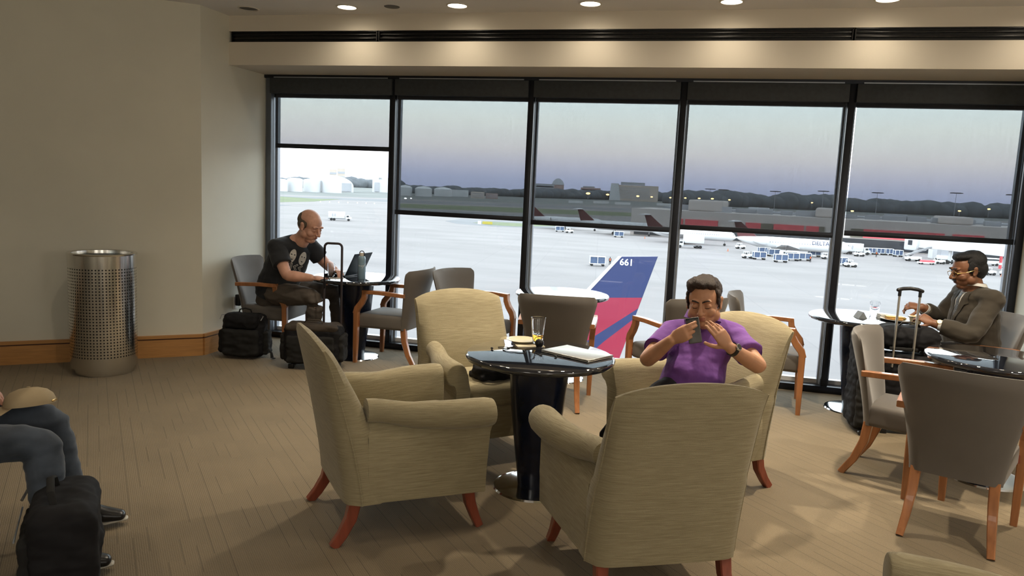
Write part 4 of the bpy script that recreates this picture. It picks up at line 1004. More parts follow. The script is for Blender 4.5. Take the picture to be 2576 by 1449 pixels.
# ------------------------------------------------------------------ luggage
def soft_box(name, parent, c, s, m, bev=.04, bulge=.012, seed=1, vox=.009):
    bm = bm_(); box(bm, c, s, bev=bev, seg=4)
    ell(bm, c, (s[0]*.5+bulge*.2, s[1]*.5+bulge, s[2]*.46))
    return organic(name, bm, [m], parent, voxel=vox, sm=4, disp=folds(seed, 11, .009))
# backpack
e = at0('backpack', -4.055, 6.10, 0, .22, 'black backpack standing on the carpet beside the left chair', 'backpack')
soft_box('main_compartment', e, (0, .03, .205), (.39, .20, .40), nylon, .07, .01, 3)
soft_box('front_pocket', e, (0, -.085, .15), (.33, .09, .25), nylon2, .035, .008, 5)
soft_box('top_pocket', e, (0, -.055, .345), (.31, .12, .14), nylon, .04, .008, 6)
for sx in (-1, 1):
    soft_box('side_pocket', e, (sx*.20, .03, .14), (.06, .14, .22), nylon2, .02, .004, 7+sx)
bm = bm_(); tube(bm, [(-.06, .03, .40), (-.05, .03, .435), (0, .03, .447), (.05, .03, .435), (.06, .03, .40)], [(.013, .006)]*5, 8); finish('grab_handle', bm, nylon2, e)
for sx in (-1, 1):
    bm = bm_(); tube(bm, [(sx*.17, .0, .385), (sx*.19, -.04, .39), (sx*.185, -.09, .36)], .004, 6); finish('zip_pull', bm, alu, e)
bm = bm_(); tube(bm, [(.20, .0, .12), (.26, -.02, .05), (.27, -.03, .012), (.30, -.06, .012)], [(.016, .004)]*4, 8); finish('strap', bm, nylon2, e)
# roller bag with dark handle
e = at0('rolling_briefcase', -3.29, 6.0, 0, .20, 'black rolling bag with brown flap and raised handle near the left window', 'suitcase')
soft_box('case_body', e, (0, .0, .215), (.50, .22, .35), nylon, .05, .01, 11)
soft_box('top_flap', e, (0, -.01, .365), (.46, .21, .07), nylon_brown, .03, .006, 12)
soft_box('front_pocket', e, (0, -.115, .18), (.42, .05, .24), nylon2, .02, .005, 13)
for sx in (-1, 1):
    soft_box('end_pocket', e, (sx*.255, 0, .19), (.05, .17, .24), nylon2, .02, .004, 14+sx)
bm = bm_()
pts = [(-.055, .06, .38), (-.055, .06, .70), (-.055, .06, 1.02)]+[(-.055+.03*(1-math.cos(a)), .06, 1.02+.035*math.sin(a)) for a in (.4, .8, 1.2, PI/2)]
pts += [(-p[0]+.03, p[1], p[2]) for p in pts[::-1]]
tube(bm, [(p[0]*1.1+.125, p[1], p[2]+(.045 if p[2] > 1 else 0)) for p in pts], .0105, 10); finish('pull_handle', bm, mat('smoked_metal_handle', (.06, .05, .055), .35, metal=.6, var=(20, .1)), e)
bm = bm_(); tube(bm, [(-.09, -.02, .395), (-.06, -.02, .43), (.06, -.02, .43), (.09, -.02, .395)], [(.012, .005)]*4, 8); finish('grab_handle', bm, nylon_brown, e)
for sx in (-1, 1):
    bm = bm_(); tube(bm, [(sx*.20-.015, .075, .032), (sx*.20+.015, .075, .032)], .032, 18); finish('wheel', bm, rubber, e)
    bm = bm_(); box(bm, (sx*.18, -.07, .02), (.05, .03, .04), bev=.006); finish('foot', bm, plastic_blk, e)
# rolling suitcase with a garment bag draped over it, right window table
SC = V((1.36, 5.93, 0))
e = at0('rolling_suitcase', SC.x+.03, SC.y+.02, 0, .10, 'black suitcase with silver telescopic handle, in front of the right window table', 'suitcase')
soft_box('case_body', e, (.06, .10, .31), (.34, .24, .54), nylon, .05, .01, 21)
for sx in (-1, 1):
    bm = bm_(); tube(bm, [(sx*.066+.01, -.035, .50), (sx*.067+.01, -.035, .75), (sx*.068+.01, -.035, 1.03)], [(.0115, .008)]*3, 12); finish('silver_pole', bm, alu, e)
    bm = bm_(); tube(bm, [(sx*.068+.01, -.035, 1.015), (sx*.068+.01, -.035, 1.055)], [(.014, .011)]*2, 12); finish('pole_cap', bm, plastic_blk, e)
    bm = bm_(); tube(bm, [(.06+sx*.14-.018, .20, .038), (.06+sx*.14+.018, .20, .038)], .038, 20); finish('wheel', bm, rubber, e)
    bm = bm_(); box(bm, (.06+sx*.12, .0, .02), (.05, .03, .04), bev=.006); finish('foot', bm, plastic_blk, e)
bm = bm_(); tube(bm, [(-.070, -.035, 1.058), (-.04, -.035, 1.068), (.01, -.035, 1.073), (.06, -.035, 1.068), (.09, -.035, 1.058)], [(.014, .013)]*5, 12, round_end=True); finish('grip', bm, plastic_blk, e)
bm = bm_(); box(bm, (.01, -.035, .635), (.19, .02, .022), bev=.004); finish('cross_band', bm, nylon2, e)
e = at0('duffel_bag', SC.x+.10, SC.y+.17, .61, .10, 'black soft bag with brown top riding on the suitcase', 'bag')
soft_box('bag_body', e, (0, 0, .085), (.40, .26, .17), nylon, .06, .01, 25)
bm = bm_(); tube(bm, [(-.08, -.03, .16), (-.06, -.05, .20), (.0, -.06, .205), (.05, -.05, .19), (.07, -.03, .16)], [(.013, .005)]*5, 8); finish('carry_strap', bm, nylon_brown, e)
bm = bm_(); tube(bm, [(.12+.016*math.cos(2*PI*j/16), -.115, .12+.016*math.sin(2*PI*j/16)) for j in range(16)], .003, 6, closed=True); finish('metal_ring', bm, alu, e)
e = at0('garment_bag', 1.175, 5.98, 0, .06, 'tall black garment bag standing folded left of the suitcase', 'garment bag')
soft_box('bag_body', e, (0, .03, .385), (.17, .34, .74), nylon, .06, .012, 31)
soft_box('outer_pocket', e, (-.01, -.15, .25), (.13, .06, .40), nylon2, .02, .006, 33)
bm = bm_(); tube(bm, [(-.05, .0, .745), (-.03, -.02, .785), (.03, -.02, .785), (.05, .0, .745)], [(.012, .005)]*4, 8); finish('carry_strap', bm, nylon_brown, e)
for q in (-.03, .03):
    bm = bm_(); tube(bm, [(q, -.16, .02), (q, -.185, .02)], .018, 12); finish('wheel', bm, plastic_blk, e)
# large bag in the lower left corner
e = at0('travel_tote', -2.37, 2.36, 0, math.radians(-48), 'large black travel bag in the lower left corner', 'bag')
soft_box('bag_body', e, (-.02, 0, .195), (.46, .24, .37), nylon, .06, .014, 41)
soft_box('front_pocket', e, (-.02, -.125, .16), (.40, .05, .22), nylon2, .02, .005, 42)
bm = bm_(); tube(bm, [(-.12, -.03, .375), (-.10, -.04, .42), (-.02, -.045, .445), (.07, -.04, .42), (.09, -.03, .375)], [(.014, .007)]*5, 10); finish('carry_handle', bm, nylon2, e)
bm = bm_(); tube(bm, [(-.19, -.157, .275), (.15, -.157, .275)], .0035, 8); finish('zip', bm, frame_grey, e)
bm = bm_(); tube(bm, [(-.21, -.10, .36), (-.24, -.14, .33), (-.20, -.16, .30)], .006, 8); finish('metal_clip', bm, alu, e)
# ------------------------------------------------------------------ the airfield outside
conc = mat('apron_concrete', (0.198, 0.2079, 0.2178), .9); nt, mp, br, b = brick_nodes(conc, math.radians(-8), 12, 12, .10, (.196, .183, .183), (.188, .175, .175), (.172, .160, .162))
br.offset = 0
N = nt.nodes.new; L = nt.links.new
n1 = N('ShaderNodeTexNoise'); n1.inputs['Scale'].default_value = .035; n1.inputs['Detail'].default_value = 6; m2 = N('ShaderNodeMapping'); m2.inputs['Scale'].default_value = (1, 2.5, 1); m2.inputs['Rotation'].default_value = (0, 0, .5); tc = N('ShaderNodeTexCoord'); L(tc.outputs['Object'], m2.inputs[0]); L(m2.outputs[0], n1.inputs['Vector'])
mr = N('ShaderNodeMapRange'); mr.inputs['From Min'].default_value = .3; mr.inputs['From Max'].default_value = .7; mr.inputs['To Min'].default_value = .86; mr.inputs['To Max'].default_value = 1.12; L(n1.outputs['Fac'], mr.inputs['Value'])
vm = N('ShaderNodeVectorMath'); vm.operation = 'SCALE'; L(br.outputs['Color'], vm.inputs[0]); L(mr.outputs[0], vm.inputs['Scale']); L(vm.outputs[0], b.inputs['Base Color'])
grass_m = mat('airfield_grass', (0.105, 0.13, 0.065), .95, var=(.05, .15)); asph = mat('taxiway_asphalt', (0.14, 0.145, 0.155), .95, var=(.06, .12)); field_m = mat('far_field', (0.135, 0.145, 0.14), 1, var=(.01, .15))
tree_m = mat('haze_tinted_foliage', (0.115, 0.127, 0.14), 1, var=(.08, .20)); w_bldg = mat('white_cladding', (0.532, 0.5405, 0.5577), .6, var=(.2, .03)); tan_b = mat('tan_concrete', (0.5, 0.43, 0.38), .8, var=(.1, .06)); pink_b = mat('pinkish_brick', (0.42, 0.3, 0.28), .8, var=(.1, .06)); grey_b = mat('grey_facade', (0.36, 0.37, 0.4), .8, var=(.1, .06))  # foliage colour has distance haze mixed in, paler and bluer than leaves
taupe = mat('taupe_terminal_panel', (0.5, 0.455, 0.43), .75, var=(.15, .04)); red_p = mat('red_panel', (0.66, 0.1, 0.12), .6, var=(.3, .06)); dark_o = mat('dark_olive_panel', (0.14, 0.13, 0.1), .7, var=(.3, .1)); dark_w = mat('dark_window_band', (0.0198, 0.0231, 0.0297), .3, var=(.5, .2))
plane_w = mat('aircraft_white', (0.6006, 0.6092, 0.6263), .3, coat=.4, var=(.3, .02)); navy = mat('tail_blue', (0.01214, 0.02429, 0.09488), .4, coat=.15, var=(.4, .05)); crimson = mat('tail_red', (0.2505, 0.009108, 0.03415), .4, coat=.15, var=(.4, .05)); dk_red = mat('tail_dark_red', (0.0924, 0.0198, 0.0231), .4, var=(.3, .05)); metal_o = mat('bare_metal', (0.33, 0.33, 0.3432), .35, metal=.8, var=(1, .05))
cart_bl = mat('blue_cart_curtain', (0.066, 0.099, 0.1782), .7, var=(2, .15)); tyre = mat('tyre', (0.0132, 0.0132, 0.01452), .8, var=(5, .1)); hi_vis = mat('hi_vis_vest', (0.495, 0.1056, 0.0396), .7, var=(6, .1)); cone_m = mat('orange_cone', (0.4752, 0.1452, 0.066), .6, var=(5, .1)); win_g = mat('vehicle_glass', (0.0198, 0.0264, 0.033), .1, var=(2, .1)); yellow = mat('yellow_paint', (0.396, 0.33, 0.0528), .6, var=(1, .05))
lamp_am = mat('amber_street_lamp', (0.594, 0.396, 0.132), .5, emit=((1, .55, .16), 26), var=(1, .02)); lamp_wh = mat('white_field_lamp', (0.594, 0.594, 0.594), .5, emit=((1, 1, 1), 9), var=(1, .02))
bm = bm_(); box(bm, (0, 2500, GZ-.15), (7000, 4986, .3)); struct('ground_apron', bm, conc, smooth=False)
def patch(name, pts, m, z=.02, kind='structure'):
    bm = bm_(); P = [ground(*p) for p in pts]; lo = [bm.verts.new((p.x, p.y, GZ-.1)) for p in P]; hi = [bm.verts.new((p.x, p.y, GZ+z)) for p in P]; n = len(P)
    bm.faces.new(lo[::-1]); bm.faces.new(hi)
    for i in range(n): bm.faces.new((lo[i], lo[(i+1) % n], hi[(i+1) % n], hi[i]))
    o = finish(name, bm, m, smooth=False); o['kind'] = kind; return o
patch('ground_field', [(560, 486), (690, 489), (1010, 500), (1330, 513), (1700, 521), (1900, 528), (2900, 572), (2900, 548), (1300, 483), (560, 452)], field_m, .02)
patch('ground_grass', [(560, 490), (700, 494), (790, 500), (860, 501), (790, 507), (690, 509), (560, 507)], grass_m, .05)
patch('ground_grass', [(1000, 522), (1330, 536), (1700, 548), (1700, 540), (1330, 524), (1000, 512)], grass_m, .05)
patch('ground_taxiway', [(560, 495), (690, 500), (860, 503), (1000, 509), (1330, 520), (1700, 535), (1700, 529), (1330, 515), (1000, 503), (560, 488)], asph, .035)
patch('ground_taxiway', [(1000, 530), (1330, 546), (1330, 541), (1000, 524)], asph, .035)
patch('ground_taxiway', [(690, 514), (735, 516), (690, 519), (560, 516), (560, 512)], asph, .035)
patch('ground_grass', [(1120, 556), (1160, 551), (1320, 558), (1500, 570), (1400, 575), (1240, 570), (1150, 563)], asph, .03)
patch('ground_grass', [(1190, 560), (1230, 558), (1330, 563), (1400, 569), (1300, 570), (1230, 566)], grass_m, .06)
def base_of(px, py): return ground(px, py)
def face_cam(p): return math.atan2(p.y, p.x)-PI/2     # local +y away from the viewer
def scale_at(p): return p.length/FL                     # metres per photo pixel out there
def thing_at(name, px, py, lab, cat, grp=None, rz=None):
    p = ground(px, py); return empty(name, tuple(p), face_cam(p) if rz is None else rz, lab, cat, grp), (p-V((0, 0, EYE))).length/FL
# treelines: masses nobody could count
def treeline(px0, px1, base0, base1, h, dens, lab, seed, dep=30):
    random.seed(seed); bm = bm_(); n = int((px1-px0)*dens)
    for i in range(n):
        t = i/(n-1); px = px0+(px1-px0)*t; p = ground(px, base0+(base1-base0)*t); s = (p-V((0, 0, EYE))).length/FL
        hh = h*s*(.75+.5*random.random())*(1+.3*noise.noise(V((px*.02, seed, 0)))); r = hh*.62
        r1 = bmesh.ops.create_icosphere(bm, subdivisions=2, radius=1, matrix=Matrix.Translation((p.x, p.y+random.random()*dep, GZ+hh*.38)) @ Matrix.Diagonal((r*1.5, r, hh*.62, 1)))
    o = finish('treeline', bm, tree_m); return tag(o, lab, 'trees', kind='stuff')
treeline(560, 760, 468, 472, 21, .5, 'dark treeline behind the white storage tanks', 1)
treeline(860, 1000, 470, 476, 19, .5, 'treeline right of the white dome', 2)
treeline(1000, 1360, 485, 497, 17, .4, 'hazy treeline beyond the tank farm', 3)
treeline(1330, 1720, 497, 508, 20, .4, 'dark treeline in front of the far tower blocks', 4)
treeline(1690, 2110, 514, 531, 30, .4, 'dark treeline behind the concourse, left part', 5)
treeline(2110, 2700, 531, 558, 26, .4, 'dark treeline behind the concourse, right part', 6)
def block(name, px0, px1, ytop, ybase, m, lab, cat='building', depth=.6, extra=None, grp=None):
    c = (px0+px1)/2; e, s = thing_at(name, c, ybase, lab, cat, grp); w_ = (px1-px0)*s; h = (ybase-ytop)*s
    bm = bm_(); box(bm, (0, w_*depth/2, h/2), (w_, w_*depth, h)); finish('walls', bm, m, e, smooth=False); return e, s, w_, h
def windows(e, w_, h, rows, cols, m=None, z0=.15, z1=.9):
    bm = bm_()
    for r in range(rows):
        z = h*(z0+(z1-z0)*(r+.5)/rows); box(bm, (0, -.15, z), (w_*.9, .3, h*(z1-z0)/rows*.45))
    finish('window_bands', bm, m or dark_w, e, smooth=False)
# white dome hangar and storage tanks
e, s = thing_at('domed_hangar', 830, 482, 'long white round-roofed hangar seen left of the first mullion', 'hangar')
bm = bm_(); w2 = 56*s; h = 40*s
prism(bm, [(-w2, 0), (w2, 0), (w2, h*.35)]+[(w2*math.cos(a), h*.35+h*.65*math.sin(a)) for a in [PI*i/24 for i in range(1, 24)]]+[(-w2, h*.35)], 0, 60); finish('vault', bm, w_bldg, e)
bm = bm_(); box(bm, (w2*.6, -.5, h*.3), (w2*.6, 1, h*.5)); finish('hangar_door', bm, grey_b, e)
for px0, px1, yt, yb, lab in [(688, 722, 452, 481, 'leftmost white storage tank'), (724, 760, 450, 482, 'white storage tank second from the left'), (764, 806, 452, 483, 'white storage tank in front of the dome'), (810, 858, 453, 485, 'large white storage tank right of the others')]:
    e, s = thing_at('storage_tank', (px0+px1)/2, yb, lab, 'tank', 'white storage tanks by the hangar'); r = (px1-px0)/2*s; h = (yb-yt)*s
    bm = bm_(); lathe(bm, [(0, 0), (r, 0), (r, h*.93), (r*.6, h), (0, h*1.02)], n=40); finish('shell', bm, w_bldg, e)
for px0, px1, yt, yb, lab in [(1003, 1036, 467, 492, 'grey storage tank at the left of the second window'), (1044, 1086, 470, 494, 'grey storage tank behind the second window, middle'), (1092, 1136, 472, 494, 'round-topped tank behind the second window')]:
    e, s = thing_at('storage_tank', (px0+px1)/2, yb, lab, 'tank', 'tanks seen through the second shade'); r = (px1-px0)/2*s; h = (yb-yt)*s
    bm = bm_(); lathe(bm, [(0, 0), (r, 0), (r, h*.8), (r*.7, h*.95), (0, h*1.05)], n=40); finish('shell', bm, w_bldg, e)
block('low_shed', 1130, 1178, 478, 495, w_bldg, 'low pale shed right of the round-topped tank')
e, s, w_, h = block('terminal_frame_building', 937, 976, 452, 484, w_bldg, 'white building with a tall cross-shaped frame beside the first mullion'); 
bm = bm_(); box(bm, (-w_*.2, -1, h*.4), (w_*.28, 1, h*.7)); finish('dark_opening', bm, grey_b, e); bm = bm_(); box(bm, (0, 2, h*1.05), (w_*1.15, 4, h*.12)); box(bm, (0, 2, h*1.25), (w_*.2, 4, h*.5)); finish('cross_frame', bm, w_bldg, e)
for a, b_, c, d, mm, lab in [(829, 846, 428, 470, tan_b, 'pale tower left of the twin towers on the skyline'), (849, 867, 426, 470, tan_b, 'pale tower right of its twin on the skyline'), (1184, 1218, 483, 499, tan_b, 'small tan building among trees behind the second window'), (1222, 1252, 487, 500, pink_b, 'small pinkish building right of the tan one')]:
    e, s, w_, h = block('far_building', a, b_, c, d, mm, lab); windows(e, w_, h, 3, 0, grey_b)
e, s, w_, h = block('office_block', 1346, 1392, 463, 497, grey_b, 'dark flat office block at the left of the third window'); windows(e, w_, h, 4, 0)
e, s = thing_at('domed_tower', 1402, 498, 'pinkish round tower with a domed top behind the third window', 'tower'); r = 15*s; h = 32*s
bm = bm_(); lathe(bm, [(0, 0), (r, 0), (r, h), (0, h)], n=32); finish('drum', bm, pink_b, e); bm = bm_(); lathe(bm, [(r, h), (r*1.05, h*1.02), (r*.8, h*1.3), (r*.35, h*1.48), (0, h*1.52)], n=32); finish('dome', bm, grey_b, e)
e, s, w_, h = block('brick_hotel', 1460, 1509, 473, 500, pink_b, 'reddish mid-rise building right of the domed tower'); windows(e, w_, h, 4, 0)
bm = bm_(); box(bm, (-w_*.1, 6, h*1.06), (w_*.6, 8, h*.14)); finish('roof_plant', bm, grey_b, e)
e, s = thing_at('stepped_hotel', 1592, 506, 'large tan building with a sloping cream end wall', 'building')
w_ = 118*s; h = 44*s
bm = bm_(); box(bm, (w_*.10, 20, h*.44), (w_*.82, 40, h*.88)); finish('walls', bm, tan_b, e, smooth=False); windows(e, w_*.75, h*.85, 6, 0, grey_b)
bm = bm_(); prism(bm, [(-w_*.5, 0), (-w_*.26, 0), (-w_*.32, h*.95), (-w_*.47, h*.95)], -2, 36); finish('end_wall', bm, w_bldg, e, smooth=False)
bm = bm_(); box(bm, (-w_*.02, 18, h*.97), (w_*.5, 30, h*.14)); finish('roof_storey', bm, grey_b, e, smooth=False)
for px, py, w_px, lab in [(1448, 510, 36, 'low white trailer left of the tan hotel'), (1512, 511, 38, 'low white trailer below the tan hotel'), (1566, 514, 38, 'low white trailer, third from the left'), (1674, 517, 42, 'low white trailer beside the third mullion')]:
    e, s, w_, h = block('white_trailer', px-w_px/2, px+w_px/2, py-5, py+1, w_bldg, lab, 'trailer', .2, grp='white trailers on the airfield')
# the long concourse
A, B_ = ground(1585, 590), ground(2760, 668)
dirc = (B_-A); Lc = dirc.length; rzc = math.atan2(dirc.y, dirc.x)
e = empty('airport_concourse', tuple(A), rzc, 'long taupe concourse with red panels across the apron', 'terminal')
HC = 10.0; DC = 34
bm = bm_(); box(bm, (Lc/2, DC/2, HC/2), (Lc, DC, HC)); finish('hall', bm, taupe, e, smooth=False)
def alongc(px, py=640):
    d = pix(px, py); t = (A.x*dirc.y-A.y*dirc.x)/(d.x*dirc.y-d.y*dirc.x); q = V((d.x*t, d.y*t, 0)); return (q-V((A.x, A.y, 0))).length
for a, b_, mm in [(1690, 1712, red_p), (1718, 1800, red_p), (1870, 1908, red_p), (1908, 1938, dark_o), (1940, 2016, red_p), (2022, 2054, red_p), (2054, 2068, dark_o), (2134, 2166, dark_o), (2166, 2370, red_p), (2390, 2470, red_p)]:
    x0, x1 = alongc(a), alongc(b_); bm = bm_(); box(bm, ((x0+x1)/2, -.25, 5.6), (x1-x0, .5, 2.9)); finish('red_wall_panel' if mm is red_p else 'dark_wall_panel', bm, mm, e, smooth=False)
bm = bm_(); box(bm, (Lc/2, -.1, 2.0), (Lc*.98, .4, 3.4)); finish('ground_floor_bays', bm, dark_w, e, smooth=False)
for a, b_, hh in [(1712, 1800, 4.2), (2040, 2110, 3.4), (2360, 2450, 2.6)]:
    x0, x1 = alongc(a), alongc(b_); bm = bm_(); box(bm, ((x0+x1)/2, DC*.5, HC+hh/2), (x1-x0, DC*.5, hh), bev=.6); finish('roof_block', bm, taupe, e, smooth=False)
random.seed(5)
for k in range(16):
    x = Lc*(.12+.05*k); bm = bm_(); box(bm, (x, DC*(.3+.5*random.random()), HC+.8), (4+4*random.random(), 4, 1.4+1.2*random.random()), bev=.1); finish('roof_unit', bm, grey_b, e, smooth=False)
e = empty('far_concourse', tuple(A+V((20, 95, 0))), rzc-.02, 'second grey concourse roof behind the taupe one', 'terminal')
bm = bm_(); box(bm, (150, 16, 4.8), (330, 30, 9.6)); finish('hall', bm, grey_b, e, smooth=False)
for k in range(9):
    bm = bm_(); box(bm, (30+30*k, 12, 10.5), (9, 8, 1.8)); finish('roof_unit', bm, w_bldg if k % 3 == 0 else grey_b, e, smooth=False)
# light masts
for px, ytop, ybase, lab in [(1783, 478, 530, 'leftmost apron light mast above the concourse'), (1816, 480, 531, 'second apron light mast'), (1945, 486, 548, 'apron light mast left of the fourth mullion'), (2065, 487, 552, 'apron light mast just left of the fourth mullion'), (2200, 493, 560, 'apron light mast right of the fourth mullion'), (2396, 498, 572, 'tall apron light mast above the right man'), (2536, 506, 584, 'apron light mast at the right window edge')]:
    e, s = thing_at('light_mast', px, ybase, lab, 'light mast', 'ring-topped light masts'); h = (ybase-ytop)*s
    bm = bm_(); tube(bm, [(0, 0, 0), (0, 0, h)], [s*.7, s*.35], 10); finish('mast', bm, grey_b, e)
    bm = bm_(); lathe(bm, [(0, h-s*.6), (12*s, h-s*.9), (13*s, h), (12*s, h+s*.9), (0, h+s*.6)], n=28); finish('lamp_ring', bm, frame_m, e)
for px, py, sz, mm, lab in [(1478, 487, 4.5, lamp_am, 'brightest amber street light, in front of the reddish building'), (1527, 490, 3.4, lamp_am, 'amber street light left of the cream end wall'), (1603, 494, 3.2, lamp_am, 'amber street light in front of the tan hotel'), (1638, 496, 2.6, lamp_am, 'dimmer amber street light by the tan hotel'), (1685, 498, 2.6, lamp_am, 'amber street light just left of the third mullion'), (1722, 499, 2.6, lamp_am, 'amber street light just right of the third mullion'), (1757, 500, 2.8, lamp_am, 'second amber light right of the third mullion'), (1790, 501, 3.0, lamp_am, 'third amber light right of the third mullion'), (1833, 504, 2.6, lamp_am, 'fourth amber light right of the third mullion'), (2040, 512, 2.2, lamp_am, 'small amber light near the fourth mullion'), (2143, 532, 3.0, lamp_am, 'amber light just right of the fourth mullion'), (2411, 534, 2.6, lamp_am, 'amber light above the right man'), (2484, 531, 2.6, lamp_am, 'amber light at the far right'), (1020, 499, 3.0, lamp_wh, 'pair of white vehicle lights, left one'), (1034, 499, 2.2, lamp_wh, 'pair of white vehicle lights, right one')]:
    yb = py+7 if px > 1100 else py+3; yb = max(yb, 440+.0455*(px-700)+(36 if px > 1100 else 26))
    e, s = thing_at('street_light', px, yb, lab, 'street light'); z = (yb-py)*s
    bm = bm_(); tube(bm, [(0, 0, 0), (0, 0, z)], s*.3, 8); finish('post', bm, grey_b, e)
    bm = bm_(); ell(bm, (0, 0, z), (sz*s*1.15, sz*s*.6, sz*s*.55)); finish('lamp_head', bm, mm, e)
for k, px in enumerate([806, 829, 852, 875, 899, 921, 942]):
    e, s = thing_at('taxiway_light', px, 509+k*.7, ['first', 'second', 'third', 'fourth', 'fifth', 'sixth', 'seventh'][k]+' white taxiway light counted from the left in the row', 'taxiway light', 'row of white taxiway lights', rz=0)
    bm = bm_(); lathe(bm, [(0, 0), (.25, 0), (.2, .4), (0, .4)], n=10); finish('fixture', bm, white_m, e); bm = bm_(); ell(bm, (0, 0, .5), (.32, .32, .22)); finish('lens', bm, lamp_wh, e)
# ---- aircraft
def airliner(px, py, lab, Lf, R, rz, tail_m, part='full', cat='aircraft'):
    p = ground(px, py); e = empty('airliner', tuple(p), rz, lab, cat); zc = R+1.5
    bm = bm_(); pr = []; n = 30
    for i in range(n+1):
        t = i/n; x = -Lf/2+Lf*t
        r = R*min(1, (t/.28)**.6*.98+.06) if t < .28 else (R if t < .88 else R*math.sqrt(max(0, 1-((t-.88)/.12)**2)))
        z = zc+(R*.55*(1-t/.28)**1.5 if t < .28 else (-.25*R*((t-.88)/.12)**2 if t > .88 else 0)); pr.append((V((x, 0, z)), max(r, .05)))
    tube(bm, [a for a, _ in pr], [b for _, b in pr], 28); finish('fuselage', bm, plane_w, e)
    bm = bm_()
    for k in range(int(Lf*.9)):
        x = -Lf*.28+k*Lf*.62/int(Lf*.9)
        for s in (-1, 1): box(bm, (x, s*(R-.01), zc+.35), (.28, .08, .4))
    o = finish('cabin_windows', bm, grey_b, e)
    bm = bm_(); box(bm, (Lf*.465, 0, zc+.55), (.7, R*.95, .45)); finish('cockpit_glass', bm, win_g, e)
    for s in (-1, 1):
        bm = bm_(); P = [(2.2, s*R*.7, zc-R*.6), (-.5, s*Lf*.42, zc+.5), (-2.2, s*Lf*.42, zc+.5), (-4.2, s*R*.7, zc-R*.6)]
        lo = [bm.verts.new((a, b, c-.2)) for a, b, c in P]; hi = [bm.verts.new((a, b, c+.15)) for a, b, c in P]; bm.faces.new(lo[::-1]); bm.faces.new(hi)
        for i in range(4): bm.faces.new((lo[i], lo[(i+1) % 4], hi[(i+1) % 4], hi[i]))
        finish('wing', bm, plane_w, e, smooth=False)
        bm = bm_(); X = -Lf*.27; lathe(bm, [(0, -2.2), (.45, -2.0), (.95, -.5), (1.05, 1.0), (.98, 2.0), (.85, 2.05), (.80, 1.2), (0, 1.0)], n=24, M=Matrix.Translation((X, s*(R+1.0), zc+.5)) @ Matrix.Rotation(PI/2, 4, 'Y')); finish('engine', bm, plane_w, e)
        bm = bm_(); tube(bm, [(X+.2, s*R*.8, zc+.4), (X+.2, s*(R+.3), zc+.5)], [(.9, .2)]*2, 10); finish('engine_pylon', bm, plane_w, e)
        bm = bm_(); tube(bm, [(-1.5, s*2.4, .55), (-1.5, s*2.9, .55)], .55, 18); finish('wheel', bm, tyre, e); bm = bm_(); tube(bm, [(-1.5, s*2.6, .5), (-1.5, s*2.2, zc-R*.5)], .14, 8); finish('landing_strut', bm, metal_o, e)
    bm = bm_(); tube(bm, [(Lf*.38, -.25, .4), (Lf*.38, .25, .4)], .4, 16); finish('wheel', bm, tyre, e); bm = bm_(); tube(bm, [(Lf*.38, 0, .4), (Lf*.38, 0, zc-R*.8)], .12, 8); finish('landing_strut', bm, metal_o, e)
    bm = bm_(); X = -Lf/2; zt = zc+R*.8; prism(bm, [(X+.6, zt-.4), (X+6.5, zt-.4), (X+1.0, zt+4.2), (X-.9, zt+4.2)], -.16, .16); finish('tail_fin', bm, tail_m, e, smooth=False)
    bm = bm_(); P = [(X+1.2, 0), (X-.6, 4.6), (X-2.0, 4.6), (X-1.2, 0), (X-2.0, -4.6), (X-.6, -4.6)]; lo = [bm.verts.new((a, b, zt+4.1)) for a, b in P]; hi = [bm.verts.new((a, b, zt+4.35)) for a, b in P]; bm.faces.new(lo[::-1]); bm.faces.new(hi)
    for i in range(6): bm.faces.new((lo[i], lo[(i+1) % 6], hi[(i+1) % 6], hi[i]))
    finish('tailplane', bm, plane_w, e, smooth=False)
    return e
a1 = airliner(1990, 643, 'white airliner with rear engines parked in front of the red panels', 31, 1.75, .31+rzc-.30, dk_red)
a2 = airliner(1735, 613, 'white airliner half hidden by the third mullion', 29, 1.7, rzc+.05, dk_red)
a3 = airliner(1555, 590, 'dark-tailed airliner seen through the third shade, left', 30, 1.7, rzc+.12, dk_red)
a4 = airliner(1425, 577, 'dark-tailed airliner at the left edge of the third shade', 30, 1.7, rzc+.12, dk_red)
t_ = text_mesh('airline_lettering', 'DELTA', 1.5, navy, Matrix.Translation((7.5, -1.80, 4.0)) @ Matrix.Rotation(PI/2, 4, 'X'), a1)
# the near aircraft: only its tail rises into view
TY = 50.0
def tp(px, py): q = aty(px, py, TY); return q
fin_o = aty(1540, 800, TY)
e = empty('parked_aircraft', (fin_o.x, TY, GZ), 0, 'near aircraft whose blue and red tail fin rises outside the third window', 'aircraft')
def loc2(px, py): q = aty(px, py, TY)-V((fin_o.x, TY, GZ)); return (q.x, q.z)
def fin_piece(name, pts, m, d0, d1, smooth=False):
    bm = bm_(); prism(bm, [loc2(*p) for p in pts], d0, d1); return finish(name, bm, m, e, smooth=smooth)
